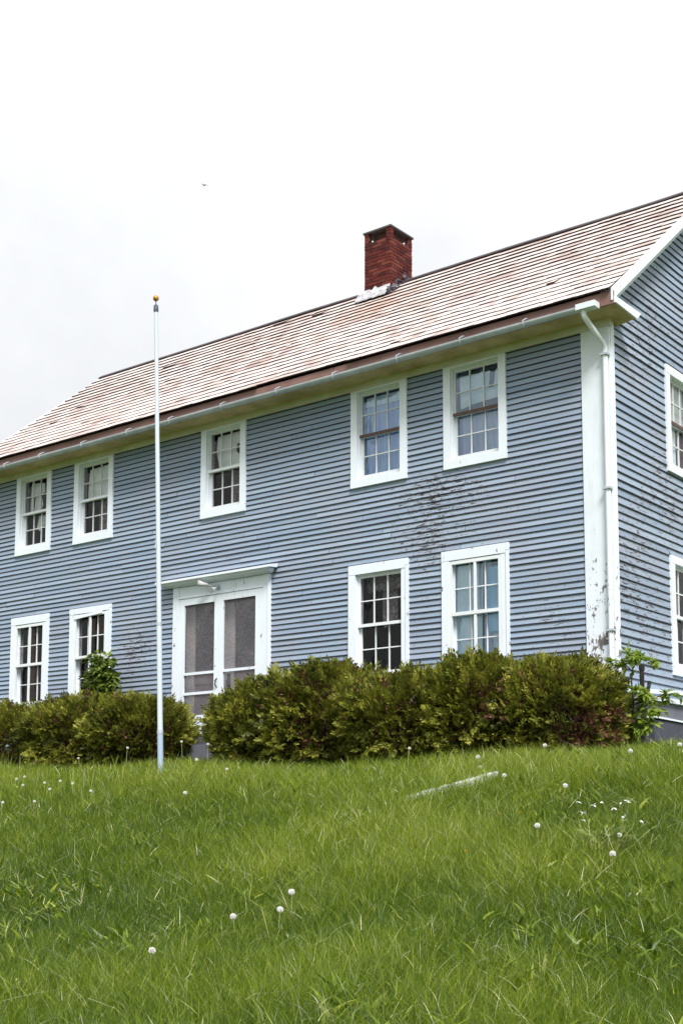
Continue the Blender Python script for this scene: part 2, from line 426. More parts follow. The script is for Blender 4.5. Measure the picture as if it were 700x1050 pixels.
LIT_PATCHES = [(-0.12, -6.74, 0.55, 0.4, 0.6, 0.2), (0.11, -4.97, 1.6, 0.5, 0.65, 0.12), (-0.72, -3.1, 1.1, 0.35, 0.5, 0.2), (-8.2, -2.68, 2.2, 0.7, 0.6, 0.12), (-2.62, -6.45, 1.6, 0.9, 0.6, -0.12), (2.56, -7.72, 1.2, 0.7, 0.6, -0.08), (2.89, -5.83, 0.6, 0.5, 0.6, -0.1), (4.21, -9.11, 0.8, 0.5, 0.6, 0.1), (1.62, -9.75, 1.0, 0.5, 0.6, 0.06), (-0.99, -5.03, 1.2, 0.5, 0.6, -0.07)]     # sun and shade painted into grass tone: x, y, two radii, angle, amount
def build_grass():
    mat = leaf_mat('lawn_grass', [(0, (.010, .030, .003)), (.22, (.038, .086, .005)), (.42, (.096, .165, .007)), (.64, (.205, .282, .013)), (.87, (.38, .43, .055)), (1, (.72, .72, .48))],
                   .34, .36, 'tone', .42, .5)
    # tufts
    tx, ty, ts = lawn_points(88000, 6.2, 24, pw=.7)
    k = rng.integers(5, 12, len(tx)); X = np.repeat(tx, k); Y = np.repeat(ty, k); S_ = np.repeat(ts, k)
    sp = .035 + .02 * (S_ - 6) / 12
    dx = rng.normal(size=len(X)) * sp; dy = rng.normal(size=len(X)) * sp
    az = np.arctan2(dy, dx) + rng.normal(size=len(X)) * .7
    ttone = np.repeat(rng.normal(size=len(tx)) * .18, k)
    thk = np.repeat(rng.uniform(.55, 1.45, len(tx)), k)
    P = np.stack([X, Y], 1)
    low = wob(P, 11, .55); mid = wob(P, 12, 1.9)
    near = np.clip((Y + 4.0) / 2.6, 0, 1)           # kept shorter beside the house
    h = (.165 + .04 * low + .035 * mid) * thk * rng.uniform(.55, 1.3, len(X)) * (1 - .35 * near)
    h = np.clip(h, .05, .34)
    w = rng.uniform(.0020, .0046, len(X)) * np.sqrt(S_ / 8)
    lean = np.abs(rng.normal(size=len(X))) * .34 + .05; bend = np.abs(rng.normal(size=len(X))) * .55
    def lit_tone(x, y):
        t = np.zeros(len(x))
        for (cx, cy, rx_, ry_, an, k_) in LIT_PATCHES:
            c_, s_ = math.cos(an), math.sin(an); u_ = ((x - cx) * c_ + (y - cy) * s_) / rx_; v_ = (-(x - cx) * s_ + (y - cy) * c_) / ry_
            t += k_ * np.exp(-u_ * u_ - v_ * v_)
        return t
    tone = np.clip(.46 + lit_tone(X + dx, Y + dy) + ttone + .20 * low + .15 * mid + .16 * wob(P, 19, .4) + rng.normal(size=len(X)) * .10 + .08 * near, 0, .95)
    V = blades(X + dx, Y + dy, h, w, lean, az, bend)
    # scattered single blades fill between the tufts
    x2, y2, s2 = lawn_points(108000, 6.2, 24, pw=.75)
    P2 = np.stack([x2, y2], 1); l2 = wob(P2, 11, .55); m2 = wob(P2, 12, 1.9)
    n2 = np.clip((y2 + 4.0) / 2.6, 0, 1)
    V2 = blades(x2, y2, rng.uniform(.05, .17, len(x2)) * (1 - .3 * n2), rng.uniform(.004, .007, len(x2)) * np.sqrt(s2 / 8), np.abs(rng.normal(size=len(x2))) * .4, rng.uniform(0, 6.28, len(x2)), np.abs(rng.normal(size=len(x2))) * .4)
    t2 = np.clip(.36 + lit_tone(x2, y2) + .15 * l2 + .12 * m2 + .14 * wob(P2, 19, .4) + rng.normal(size=len(x2)) * .1, 0, .9)
    # dry pale stalks, some arching over
    x3, y3, s3 = lawn_points(1500, 6.3, 22, pw=.7)
    V3 = blades(x3, y3, rng.uniform(.10, .32, len(x3)), rng.uniform(.0035, .007, len(x3)) * np.sqrt(s3 / 8), np.abs(rng.normal(size=len(x3))) * .6, rng.uniform(0, 6.28, len(x3)), rng.uniform(0, 1.3, len(x3)))
    t3 = rng.uniform(.95, 1.5, len(x3))
    # long flowering stems standing near the left hedge
    x4 = rng.uniform(-11, -5.5, 260); y4 = rng.uniform(-4.2, -2.2, 260)
    V4 = blades(x4, y4, rng.uniform(.2, .42, 260), np.full(260, .007), rng.uniform(0, .15, 260), rng.uniform(0, 6.28, 260), rng.uniform(0, .25, 260))
    t4 = rng.uniform(.72, 1.1, 260)
    # short pale bits painted in as bright glints, and dead blades, in the green
    x5, y5, s5 = lawn_points(9000, 6.2, 20, pw=.6)
    V5 = blades(x5, y5, rng.uniform(.05, .17, len(x5)), rng.uniform(.003, .006, len(x5)) * np.sqrt(s5 / 8), rng.uniform(.4, 1.4, len(x5)), rng.uniform(0, 6.28, len(x5)), rng.uniform(0, 1.2, len(x5)))
    V5[:, :, 2] += rng.uniform(.02, .13, len(x5))[:, None] * (1 - .3 * np.clip((y5 + 4) / 2.6, 0, 1))[:, None]
    t5 = rng.uniform(.8, 1.5, len(x5))
    # broad leaved weeds: rosettes of wide leaves here and there
    cx, cy, cs = lawn_points(1500, 6.2, 19, pw=.6)
    keep = (wob(np.stack([cx, cy], 1), 23, 1.5) > .25); cx, cy, cs = cx[keep], cy[keep], cs[keep]
    k6 = rng.integers(6, 15, len(cx)); x6 = np.repeat(cx, k6); y6 = np.repeat(cy, k6)
    x6 = x6 + rng.normal(size=len(x6)) * .06; y6 = y6 + rng.normal(size=len(y6)) * .06
    V6 = blades(x6, y6, rng.uniform(.06, .15, len(x6)), rng.uniform(.012, .03, len(x6)), rng.uniform(.3, 1.0, len(x6)), rng.uniform(0, 6.28, len(x6)), rng.uniform(.2, 1.0, len(x6)))
    V6[:, 2:4] += (V6[:, 2:4] - V6[:, 2:4].mean(1, keepdims=True)) * .5; V6[:, :, 2] += rng.uniform(.0, .09, len(x6))[:, None]
    t6 = np.clip(rng.normal(size=len(x6)) * .12 + np.repeat(rng.uniform(.35, .85, len(cx)), k6), 0, .95)
    V = np.concatenate([V, V2, V3, V4, V5, V6]); tone = np.concatenate([tone, t2, t3, t4, t5, t6])
    o = grass_mesh('lawn_grass', V, tone, mat)
    tag(o, 'tall unmown green grass covering the sloping lawn', 'grass', kind='stuff')
build_grass()

# ------------------------------------------------------------------ the house
X0, X1 = -14.05, 0.0             # wall ends along the front
DEP = 6.58; RIDGE_Y = 3.29
EY, EZ, SL = -.45, 7.22, .80     # roof plane: z = EZ + SL*(y-EY)
RIDGE_Z = EZ + SL * (RIDGE_Y - EY)
WTOP = 6.868
house = empty('farmhouse', (-7.0, 3.29, 1.0), True)
tag(house, 'long weathered blue clapboard farmhouse with white trim and shingle roof', 'house')

UP = [(-12.90, -11.84), (-11.15, -10.06), (-7.785, -6.735), (-4.475, -3.395), (-2.715, -1.63)]
LOW = [(-12.94, -11.80), (-11.185, -10.03), (-4.515, -3.375), (-2.765, -1.615)]
UZ = (5.289, WTOP); LZ = (2.18, 4.047)
DOOR = (-8.41, -6.145, 1.60, 4.136)
SIDEW = [(1.774, 2.86, 5.219, 6.854), (1.774, 2.86, 2.181, 3.956)]
WBOT = 1.42

def clap_wall(plane, u0, u1, z0, z1, expo, opens, mat, top=None, lip=.025):
    mb = MB(); i = 0; z = z0
    while z < z1 - .005:
        zt = min(z + expo, z1); zi = min(zt + .018, z1 + .0)
        a, b = u0, u1
        if top:      # gable clip
            lim = top(zt)
            a, b = max(u0, lim[0]), min(u1, lim[1])
        segs = [(a, b, z, zi)] if b - a > .05 else []
        for (o0, o1, oz0, oz1) in opens:
            if oz1 > z + .002 and oz0 < zt - .002:
                ns = []
                for (p, q, ba, bb) in segs:
                    if o1 <= p or o0 >= q: ns.append((p, q, ba, bb)); continue
                    if o0 > p: ns.append((p, o0, ba, bb))
                    if o1 < q: ns.append((o1, q, ba, bb))
                    if oz1 < zt - .006: ns.append((max(p, o0), min(q, o1), oz1 + .001, bb))      # strip above an opening
                    if oz0 > z + .012: ns.append((max(p, o0), min(q, o1), ba, oz0 - .001))        # strip below it
                segs = ns
        zk, zik = z, zi
        for (p, q, z, zi) in segs:
            cuts = [p]; c = p + random.uniform(.6, 4.2)
            while c < q - .5: cuts.append(c); c += random.uniform(1.8, 4.8)
            cuts.append(q)
            for s0, s1 in zip(cuts[:-1], cuts[1:]):
                s1 -= .0045
                nsub = max(1, int((s1 - s0) / .45))
                dz = [mn.noise((u * .35, z * 1.7, 3.1)) * .007 + mn.noise((u * 1.7, z * 7, 8)) * .0022 for u in [s0 + (s1 - s0) * k / nsub for k in range(nsub + 1)]]
                wj = random.uniform(-.004, .005)
                base = len(mb.v); us = [s0 + (s1 - s0) * k / nsub for k in range(nsub + 1)]
                for u, d in zip(us, dz):
                    # ring: front bottom, back bottom, back top, front top, edge line a little above the bottom
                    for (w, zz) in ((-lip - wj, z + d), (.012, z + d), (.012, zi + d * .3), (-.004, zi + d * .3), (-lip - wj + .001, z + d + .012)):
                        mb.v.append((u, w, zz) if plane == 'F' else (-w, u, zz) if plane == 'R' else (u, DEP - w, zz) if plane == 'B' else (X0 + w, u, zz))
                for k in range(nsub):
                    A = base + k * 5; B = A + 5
                    for e, mi in ((0, 1), (1, 0), (2, 0), (3, 0), (4, 1)):  # underside and lower band take the painted lap shade
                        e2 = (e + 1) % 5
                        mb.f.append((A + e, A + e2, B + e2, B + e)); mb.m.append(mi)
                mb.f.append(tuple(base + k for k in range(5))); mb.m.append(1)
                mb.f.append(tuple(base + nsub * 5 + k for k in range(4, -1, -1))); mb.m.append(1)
        z = zt; i += 1
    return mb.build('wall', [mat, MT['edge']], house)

fo = [(a, b, *UZ) for a, b in UP] + [(a, b, *LZ) for a, b in LOW] + [DOOR]
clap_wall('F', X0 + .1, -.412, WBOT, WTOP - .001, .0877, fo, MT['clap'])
def gable(z):
    # inside the rake boards
    d = max(0.0, (z - (EZ + SL * (0 - EY)) + .24) / SL)
    return (.02 + d, DEP - .02 - d)
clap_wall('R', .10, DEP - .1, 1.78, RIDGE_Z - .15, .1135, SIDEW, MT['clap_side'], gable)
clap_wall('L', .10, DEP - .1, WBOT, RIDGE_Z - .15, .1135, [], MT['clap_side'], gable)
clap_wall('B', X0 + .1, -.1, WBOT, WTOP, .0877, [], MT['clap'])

# dark rooms behind the windows
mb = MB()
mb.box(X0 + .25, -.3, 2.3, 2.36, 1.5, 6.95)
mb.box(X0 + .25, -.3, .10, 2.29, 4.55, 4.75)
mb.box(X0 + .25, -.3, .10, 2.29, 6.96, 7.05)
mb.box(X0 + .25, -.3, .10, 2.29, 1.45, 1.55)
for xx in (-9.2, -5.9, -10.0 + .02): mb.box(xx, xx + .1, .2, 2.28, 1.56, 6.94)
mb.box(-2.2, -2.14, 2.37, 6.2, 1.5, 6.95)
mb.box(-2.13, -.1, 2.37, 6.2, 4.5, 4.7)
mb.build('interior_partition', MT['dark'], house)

# foundation
mb = MB(); mb.box(X0 + .04, -.035, .03, DEP - .03, .2, WBOT + .02); mb.build('foundation', MT['found'], house)

# corner boards
def corner(x0, x1, y0, y1, px0, px1, py0, py1):
    mb = MB(); mb.box(x0, x1, y0, y1, WBOT - .05, WTOP); mb.box(px0, px1, py0, py1, WBOT - .05, WTOP + .3); return mb
corner(-.41, .018, -.042, .0, .0, .03, .001, .10).build('corner_board', MT['corner'], house)
corner(X0 - .03, X0 + .1, -.042, 0, X0 - .03, X0, .001, .10).build('corner_board', MT['trim'], house)
corner(-.1, .03, DEP + .001, DEP + .042, 0, .03, DEP - .1, DEP).build('corner_board', MT['trim'], house)
corner(X0 - .03, X0 + .1, DEP + .001, DEP + .042, X0 - .03, X0, DEP - .1, DEP).build('corner_board', MT['trim'], house)

# frieze, soffit, cornice (front and back)
for side in (0, 1):
    f = (lambda y: y) if side == 0 else (lambda y: DEP - y)
    mb = MB()
    ya, yb = sorted((f(-.055), f(.0))); mb.box(X0 - .04, .045, ya, yb, WTOP + .001, 6.99)
    mb.build('frieze', MT['frieze'], house)
    mb = MB()      # soffit sheet sloping slightly, with a return round the corner
    for (xa, xb) in ((X0 - .28, .30),):
        mb.hexa([(xa, f(-.42), 6.985), (xb, f(-.42), 6.985), (xb, f(.0), 6.975), (xa, f(.0), 6.975),
                 (xa, f(-.42), 7.03), (xb, f(-.42), 7.03), (xb, f(.0), 7.03), (xa, f(.0), 7.03)])
    for (xa, xb) in ((.034, .30), (X0 - .28, X0 - .034)):
        mb.hexa([(xa, f(.002), 6.985), (xb, f(.002), 6.985), (xb, f(.18), 6.965), (xa, f(.18), 6.925),
                 (xa, f(.002), 7.03), (xb, f(.002), 7.03), (xb, f(.32), 7.03), (xa, f(.32), 7.03)])
    so = mb.build('soffit', MT['soffit'], house)
    mb = MB()
    for xa, xb in ((.301, .33), (X0 - .31, X0 - .281)):
        mb = MB()
        mb.hexa([(xa, f(-.44), 7.0), (xb, f(-.44), 7.0), (xb, f(.22), 6.975), (xa, f(.22), 6.975),
                 (xa, f(-.44), 7.085), (xb, f(-.44), 7.085), (xb, f(.34), 7.085), (xa, f(.34), 7.085)])
        mb.build('cornice_return', MT['trim'], so)
    mb = MB(); ya, yb = sorted((f(-.455), f(-.421)))
    mb.box(X0 - .28, .30, ya, yb, 6.985, 7.17); mb.build('fascia', MT['fascia'], so)

# ---------------- roof
def build_roof():
    L = math.hypot(1, SL); cx_, sx_ = 1 / L, SL / L       # up-slope direction (y,z)
    dtot = (RIDGE_Y - (EY - .06)) * L
    xa, xb = X0 - .26, .27
    mb = MB(); expo = .252
    def pt(x, d, n, side):
        y = EY - .06 + d * cx_ - n * sx_; z = EZ - .06 * SL + d * sx_ + n * cx_
        return (x, y if side == 0 else 2 * RIDGE_Y - y, z)
    for side in (0, 1):
        mb.hexa([pt(xa, 0.03, -.10, side), pt(xb, .03, -.10, side), pt(xb, dtot, -.10, side), pt(xa, dtot, -.10, side),
                 pt(xa, 0.03, -.066, side), pt(xb, .03, -.066, side), pt(xb, dtot, -.066, side), pt(xa, dtot, -.066, side)], 1)
        i = 0
        while i * expo < dtot - .05:
            d0 = i * expo; x = xa - random.uniform(0, .2)
            while x < xb:
                w = random.choice((.13, .17, .2, .24, .28, .33)) * random.uniform(.9, 1.1)
                x0, x1 = max(x, xa), min(x + w - .006, xb)
                if x1 - x0 > .03:
                    j = random.gauss(0, .009) + mn.noise((x * .6, i * .7, side)) * .02
                    if random.random() < .004: j += random.uniform(.03, .10)
                    if i == 0 and side == 0: j = mn.noise((x * .5, 2, 0)) * .035 + (.05 if -6.2 < x < -4.2 else 0)
                    lift = random.uniform(0, .007) + (.018 if random.random() < .004 else 0)
                    sag = -.035 * math.sin(math.pi * min(1, max(0, d0 / dtot))) * (1 + .6 * mn.noise((x * .25, d0 * .3, 5)))
                    t0, t1 = .006, .024 + lift
                    d1 = min(d0 + j + .30, dtot + .01)
                    a = d0 + j + random.uniform(-.004, .004); b = d0 + j + random.uniform(-.004, .004)
                    mb.hexa([pt(x0, a, t0 + sag, side), pt(x1, b, t0 + sag, side), pt(x1, b, t1 + sag, side), pt(x0, a, t1 + sag, side),
                             pt(x0, d1, -.004 + sag, side), pt(x1, d1, -.004 + sag, side), pt(x1, d1, .004 + sag, side), pt(x0, d1, .004 + sag, side)],
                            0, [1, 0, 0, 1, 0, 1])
                x += w
            i += 1
    roof = mb.build('roof', [MT['shingle'], MT['butt']], house)
    mb = MB()       # ridge cap
    n = 68; half = [MB(), MB()]
    for k in range(n):
        a = xa - .01 + (xb - xa + .02) * k / n; b = xa - .01 + (xb - xa + .02) * (k + 1) / n - .003
        if b > -6.40 and a < -5.84: continue
        za = RIDGE_Z + .034 + mn.noise((a * .4, 0, 0)) * .02; zb = RIDGE_Z + .034 + mn.noise((b * .4, 0, 0)) * .02
        for s_ in (1, -1):
            half[0 if a < -6 else 1].hexa([(a, RIDGE_Y, za), (b, RIDGE_Y, zb), (b, RIDGE_Y - s_ * .09, zb - .09 * SL), (a, RIDGE_Y - s_ * .09, za - .09 * SL),
                     (a, RIDGE_Y, za + .016), (b, RIDGE_Y, zb + .016), (b, RIDGE_Y - s_ * .094, zb - .09 * SL + .016), (a, RIDGE_Y - s_ * .094, za - .09 * SL + .016)])
    for h in half: h.build('ridge_cap', MT['ridge'], roof)
    # rakes: verge board at the roof edge, rake board on the wall, soffit between
    for xin, xout, sgn in ((0.0, .268, 1), (X0, X0 - .258, -1)):
        mb = MB()
        for s_ in (0, 1):
            def p(x, y, n):
                z = EZ + SL * (y - EY) + n
                return (x, y if s_ == 0 else 2 * RIDGE_Y - y, z)
            xs = xin + sgn * .03
            def slab(xa_, xb_, y0, n0, n1):
                mb.hexa([p(xa_, y0, n0), p(xb_, y0, n0), p(xb_, RIDGE_Y, n0), p(xa_, RIDGE_Y, n0),
                         p(xa_, y0, n1), p(xb_, y0, n1), p(xb_, RIDGE_Y, n1), p(xa_, RIDGE_Y, n1)])
            slab(xout + sgn * .004, xout + sgn * .03, -.47, -.175, -.005)
            slab(xin + sgn * .02, xin + sgn * .05, -.02, -.40, -.10)
            slab(xin + sgn * .052, xout + sgn * .003, -.40, -.105, -.075)
        mb.build('rake_board', MT['trim'], roof)
    return roof
roof = build_roof()

# ---------------- gutter and downspout
def build_gutter():
    mb = MB(); n = 9; seg = 40; r = .062
    def gcen(x): return (-.535, 6.995 + mn.noise((x * .35, 1, 1)) * .014 + (x + 7) * .0016)
    xs = [X0 - .25 + (.16 - X0 + .0) * k / seg for k in range(seg + 1)]
    for x in xs:
        y, z = gcen(x)
        for rr in (r, r - .006):
            for k in range(n + 1):
                a = math.pi + math.pi * k / n
                mb.v.append((x, y + rr * math.cos(a), z + rr * math.sin(a)))
    st = 2 * (n + 1)
    for i in range(seg):
        A, B = i * st, (i + 1) * st
        for k in range(n):
            mb.f.append((A + k, A + k + 1, B + k + 1, B + k)); mb.m.append(0)
            mb.f.append((A + n + 1 + k, B + n + 1 + k, B + n + 2 + k, A + n + 2 + k)); mb.m.append(0)
        for k in (0, n):
            mb.f.append((A + k, B + k, B + n + 1 + k, A + n + 1 + k)); mb.m.append(0)
    for i in (0, seg):
        A = i * st; mb.f.append(tuple(A + k for k in range(n + 1))); mb.m.append(0)
    g = mb.build('gutter', MT['metal'], house)
    x = X0 + .2
    while x < -.2:
        y, z = gcen(x); b = MB()
        b.tube([(x, -.456, z + .085), (x, y + .03, z + .075), (x, y - r - .008, z + .01)] +
               [(x, y - (r + .008) * math.cos(a), z - (r + .008) * math.sin(a)) for a in (.5, 1.0, 1.57, 2.2, 2.8)], .0085, 6)
        b.build('bracket', MT['metal'], g)
        x += random.uniform(1.02, 1.25)
    y, z = gcen(-.05); b = MB()
    b.box(-.19, .10, y - .075, y + .07, z - .05, z + .03); b.build('outlet_box', MT['downspout'], g)
    b = MB(); r = .037
    yy = -.092
    b.tube([(-.10, y, z - .03), (-.10, y, z - .11), (-.095, y + .03, z - .15), (-.025, yy - .05, z - .40), (-.018, yy, z - .46), (-.018, yy, z - .55), (-.018, yy, 4.2), (-.016, yy, 1.75), (-.012, yy - .02, 1.66), (.05, yy - .11, 1.5), (.08, yy - .14, 1.15)], r, 12, False)
    d = b.build('downspout', MT['downspout'], house, smooth=True)
    for zz in (z - .57, 4.55, 2.6):
        s = MB(); s.box(-.075, .034, yy - .053, -.043, zz, zz + .03); s.build('strap', MT['metal'], d)
build_gutter()

# ---------------- chimney
def build_chimney():
    x0, x1, y0, y1 = -6.43, -5.82, 2.90, 3.60; zb, zt = 9.55, 11.20
    mb = MB(); bh = .066; mj = .012; z = zb; row = 0
    top_solid = zt - .20
    while z < zt - .01:
        off = (.10 if row % 2 else 0)
        for face in range(4):
            L0 = (x1 - x0) if face % 2 == 0 else (y1 - y0)
            u = -off
            while u < L0 - .01:
                a, b = max(u, 0), min(u + .2 - mj, L0)
                if b - a > .03 and (z < top_solid or a < .09 or b > L0 - .09):
                    jj = random.uniform(-.004, .005); aa, bb = a, b
                    if z >= top_solid:
                        if a < .09: bb = min(b, .1)
                        else: aa = max(a, L0 - .1)
                    t = .05
                    if face == 0: mb.box(x0 + aa, x0 + bb, y0 - jj, y0 + t, z, z + bh - mj)
                    elif face == 2: mb.box(x0 + aa, x0 + bb, y1 - t, y1 + jj, z, z + bh - mj)
                    elif face == 1: mb.box(x1 - t, x1 + jj, y0 + aa + .003, y0 + bb - .003, z + .001, z + bh - mj - .001)
                    else: mb.box(x0 - jj, x0 + t, y0 + aa + .003, y0 + bb - .003, z + .001, z + bh - mj - .001)
                u += .2
        z += bh; row += 1
    ch = mb.build('chimney', MT['brick'], house)
    mb = MB(); mb.box(x0 + .008, x1 - .008, y0 + .008, y1 - .008, zb, top_solid)
    for (a, b) in ((x0 + .01, y0 + .01), (x1 - .1, y0 + .01), (x0 + .01, y1 - .1), (x1 - .1, y1 - .1)):
        mb.box(a, a + .09, b, b + .09, top_solid + .001, zt - .012)
    mb.build('mortar', MT['mortar'], ch)
    mb = MB(); mb.box(x0 + .13, x1 - .13, y0 + .13, y1 - .13, top_solid + .002, zt - .012); mb.build('flue', MT['mortar'], ch)
    mb = MB(); mb.box(x0 - .022, x1 + .025, y0 - .025, y1 + .025, zt - .01, zt + .02); mb.build('chimney_cap', MT['ridge'], ch)
    # flashing: bent sheet at the front foot and a crumpled tar patch at the side
    rz = lambda y: EZ + SL * (y - EY)
    mb = MB(); n = 10
    for k in range(n):
        a = x0 - .10 + (x1 - x0 + .1) * k / n; b = x0 - .10 + (x1 - x0 + .1) * (k + 1) / n
        ja, jb = (mn.noise((k * .9, 4, 2)) * .08, mn.noise(((k + 1) * .9, 4, 2)) * .08)
        ya, yb = y0 - .19 + ja, y0 - .19 + jb
        mb.hexa([(a, ya, rz(ya) + .05), (b, yb, rz(yb) + .05), (b, y0 - .03, rz(y0) + .07), (a, y0 - .03, rz(y0) + .07),
                 (a, ya, rz(ya) + .075), (b, yb, rz(yb) + .075), (b, y0 - .012, rz(y0) + .17 + jb), (a, y0 - .012, rz(y0) + .17 + ja)])
    mb.build('flashing', MT['flash'], ch)
    mb = MB()
    for k in range(34):
        y = random.uniform(y0 - .15, y0 + .42); x = x1 + random.uniform(-.0, .12)
        z = rz(min(y, RIDGE_Y)) + random.uniform(.04, .15 if x < x1 + .1 else .07); s = random.uniform(.05, .085)
        q = [Vector((x, y, z)) + Vector((random.uniform(-s, s), random.uniform(-s, s), random.uniform(-s, s))) for _ in range(4)]
        for f in ((0, 1, 2), (0, 2, 3), (0, 3, 1), (1, 3, 2)): mb.quad(*[q[i] for i in f])
    mb.build('flashing', MT['tar'], ch)
build_chimney()

# ---------------- windows
def frame_fn(side):
    # wall coordinates (u along the wall, w inward, z) -> world
    return (lambda u, w, z: (u, w, z)) if side == 'F' else (lambda u, w, z: (-w, u, z))
def wbox(mb, T, u0, u1, w0, w1, z0, z1, mi=0):
    mb.hexa([T(u0, w0, z0), T(u1, w0, z0), T(u1, w1, z0), T(u0, w1, z0), T(u0, w0, z1), T(u1, w0, z1), T(u1, w1, z1), T(u0, w1, z1)], mi)

def pleat(T, u0, u1, w, z0, z1, amp=.018, per=.09, ragged=0.0, seed=0):
    mb = MB(); nu = max(8, int((u1 - u0) / .018)); nz = 8
    for j in range(nz + 1):
        for i in range(nu + 1):
            u = u0 + (u1 - u0) * i / nu; f = j / nz
            a = amp * math.sin(u / per * 6.283 + mn.noise((u * 3, seed, f)) * 3) * (1.2 - .5 * f)
            zb = z0 + (ragged * abs(mn.noise((u * 9, seed, 1))) + ragged * .5 * mn.noise((u * 31, seed, 2)) if ragged else 0)
            mb.v.append(T(u + .01 * mn.noise((u * 4, f * 2, seed)), w + a, zb + (z1 - zb) * f))
    for j in range(nz):
        for i in range(nu):
            A = j * (nu + 1) + i
            mb.f.append((A, A + 1, A + nu + 2, A + nu + 1)); mb.m.append(0)
    return mb

def window(side, u0, u1, z0, z1, low=False, rail='sash', storm=False, cols=3, sash='sash', head=None, jw=.125, glass='glass'):
    T = frame_fn(side)
    cw = jw if not low else .13
    hd = .035 if not low else .15
    sl = .125 if not low else .10
    if head is not None: hd = head
    fw = -.052
    mb = MB()
    j = [random.uniform(-.004, .004) for _ in range(4)]
    wbox(mb, T, u0 + j[0], u0 + cw, fw, .0, z0 + sl + .001, z1 - hd - .001)
    if low:
        q = u1 - cw * .42
        wbox(mb, T, u1 - cw, q - .007, fw + .004, .0, z0 + sl + .001, z1 - hd - .001); wbox(mb, T, q + .004, u1 + j[1], fw, .0, z0 + sl + .001, z1 - hd + .04)
    else: wbox(mb, T, u1 - cw, u1 + j[1], fw, .0, z0 + sl + .001, z1 - hd - .001)
    wbox(mb, T, u0 + j[2], u1 + j[3], fw - .004, .0, z0, z0 + sl)
    wbox(mb, T, u0, u1 - (cw * .42 if low else 0), fw - .003, .0, z1 - hd, z1 - .002)
    if low: wbox(mb, T, u1 - cw * .42 + .001, u1, fw - .003, .0, z1 - hd + .041, z1 - .002)
    a, b, c, d = u0 + cw, u1 - cw, z0 + sl, z1 - hd       # clear opening
    jd = .15                                                # jamb depth
    wbox(mb, T, a - .03, a + .012, .001, jd, c, d); wbox(mb, T, b - .012, b + .03, .001, jd, c, d)
    wbox(mb, T, a + .013, b - .013, .001, jd, d - .014, d + .02); wbox(mb, T, a + .013, b - .013, .001, jd, c - .02, c + .018)
    win = mb.build('window', MT['trim_low'] if low else MT['trim'], house)
    a += .012; b -= .012; c += .018; d -= .014
    mid = (c + d) / 2
    # sill drip
    mb = MB(); wbox(mb, T, u0 + .02, u1 - .02, fw - .02, fw - .005, z0 + .075, z0 + .10)
    if low: mb.build('sill', MT['trim_low'], win)
    def sash_frame(w, za, zb, bot, topr, nm, matr):
        m = MB(); st = .038; mu = .017
        wbox(m, T, a, a + st, w, w + .034, za, zb); wbox(m, T, b - st, b, w, w + .034, za, zb)
        wbox(m, T, a + st + .0005, b - st - .0005, w, w + .034, za, za + bot)
        wbox(m, T, a + st + .0005, b - st - .0005, w, w + .034, zb - topr, zb)
        ia, ib, ja, jb = a + st, b - st, za + bot, zb - topr
        for k in range(1, cols):
            x = ia + (ib - ia) * k / cols
            wbox(m, T, x - mu / 2, x + mu / 2, w + .003, w + .030, ja + .0005, jb - .0005)
        z = (ja + jb) / 2
        for k in range(cols):
            xa = ia + (ib - ia) * k / cols + (mu / 2 if k else 0) + .0005; xb = ia + (ib - ia) * (k + 1) / cols - (mu / 2 if k < cols - 1 else 0) - .0005
            wbox(m, T, xa, xb, w + .004, w + .029, z - mu / 2, z + mu / 2)
        s = m.build('sash', MT[matr], win)
        g = MB()
        for kx in range(cols):
            for kz in range(2):
                xa = ia + (ib - ia) * kx / cols; xb = ia + (ib - ia) * (kx + 1) / cols
                zz0, zz1 = (ja, z) if kz == 0 else (z, jb)
                tl = [random.uniform(-.0025, .0025) for _ in range(4)]
                g.quad(T(xa, w + .017 + tl[0], zz0), T(xb, w + .017 + tl[1], zz0), T(xb, w + .017 + tl[2], zz1), T(xa, w + .017 + tl[3], zz1))
        g.build('pane', MT[glass], win, recalc=False)
        return (ia, ib, ja, jb)
    up = sash_frame(.028, mid - .018, d, .036, .04, 'u', sash)
    lo = sash_frame(.066, c, mid + .018, .07, .036, 'l', sash)
    mb = MB(); wbox(mb, T, a + .001, b - .001, .006, .027, mid - .025, mid + .022)
    mb.build('meeting_rail', MT['brown_rail'] if rail == 'brown' else MT['sash_white'], win)
    if storm:
        mb = MB(); w0, w1 = -.046, -.018
        wbox(mb, T, a - .01, a + .035, w0, w1, c, d); wbox(mb, T, b - .035, b + .01, w0, w1, c, d)
        wbox(mb, T, a + .036, b - .036, w0, w1, d - .05, d); wbox(mb, T, a + .036, b - .036, w0, w1, c, c + .06)
        wbox(mb, T, a + .036, b - .036, w0 - .006, w1, mid - .028, mid + .022)
        x = (a + b) / 2
        wbox(mb, T, x - .02, x + .02, w0 + .002, w1, c + .061, mid - .029); wbox(mb, T, x - .02, x + .02, w0 + .002, w1, mid + .023, d - .051)
        mb.build('storm_frame', MT['sash_white'], win)
    return win, T, (a, b, c, d, mid)

def drape(win, T, mat, *a, **k): return pleat(T, *a, **k).build('curtain', MT[mat], win, recalc=False, smooth=True)
def shade(win, T, mat, pts, w=.112):
    mb = MB(); mb.quad(*[T(u, w + .004 * math.sin(7 * u), z) for u, z in pts]); return mb.build('shade', MT[mat], win, recalc=False)

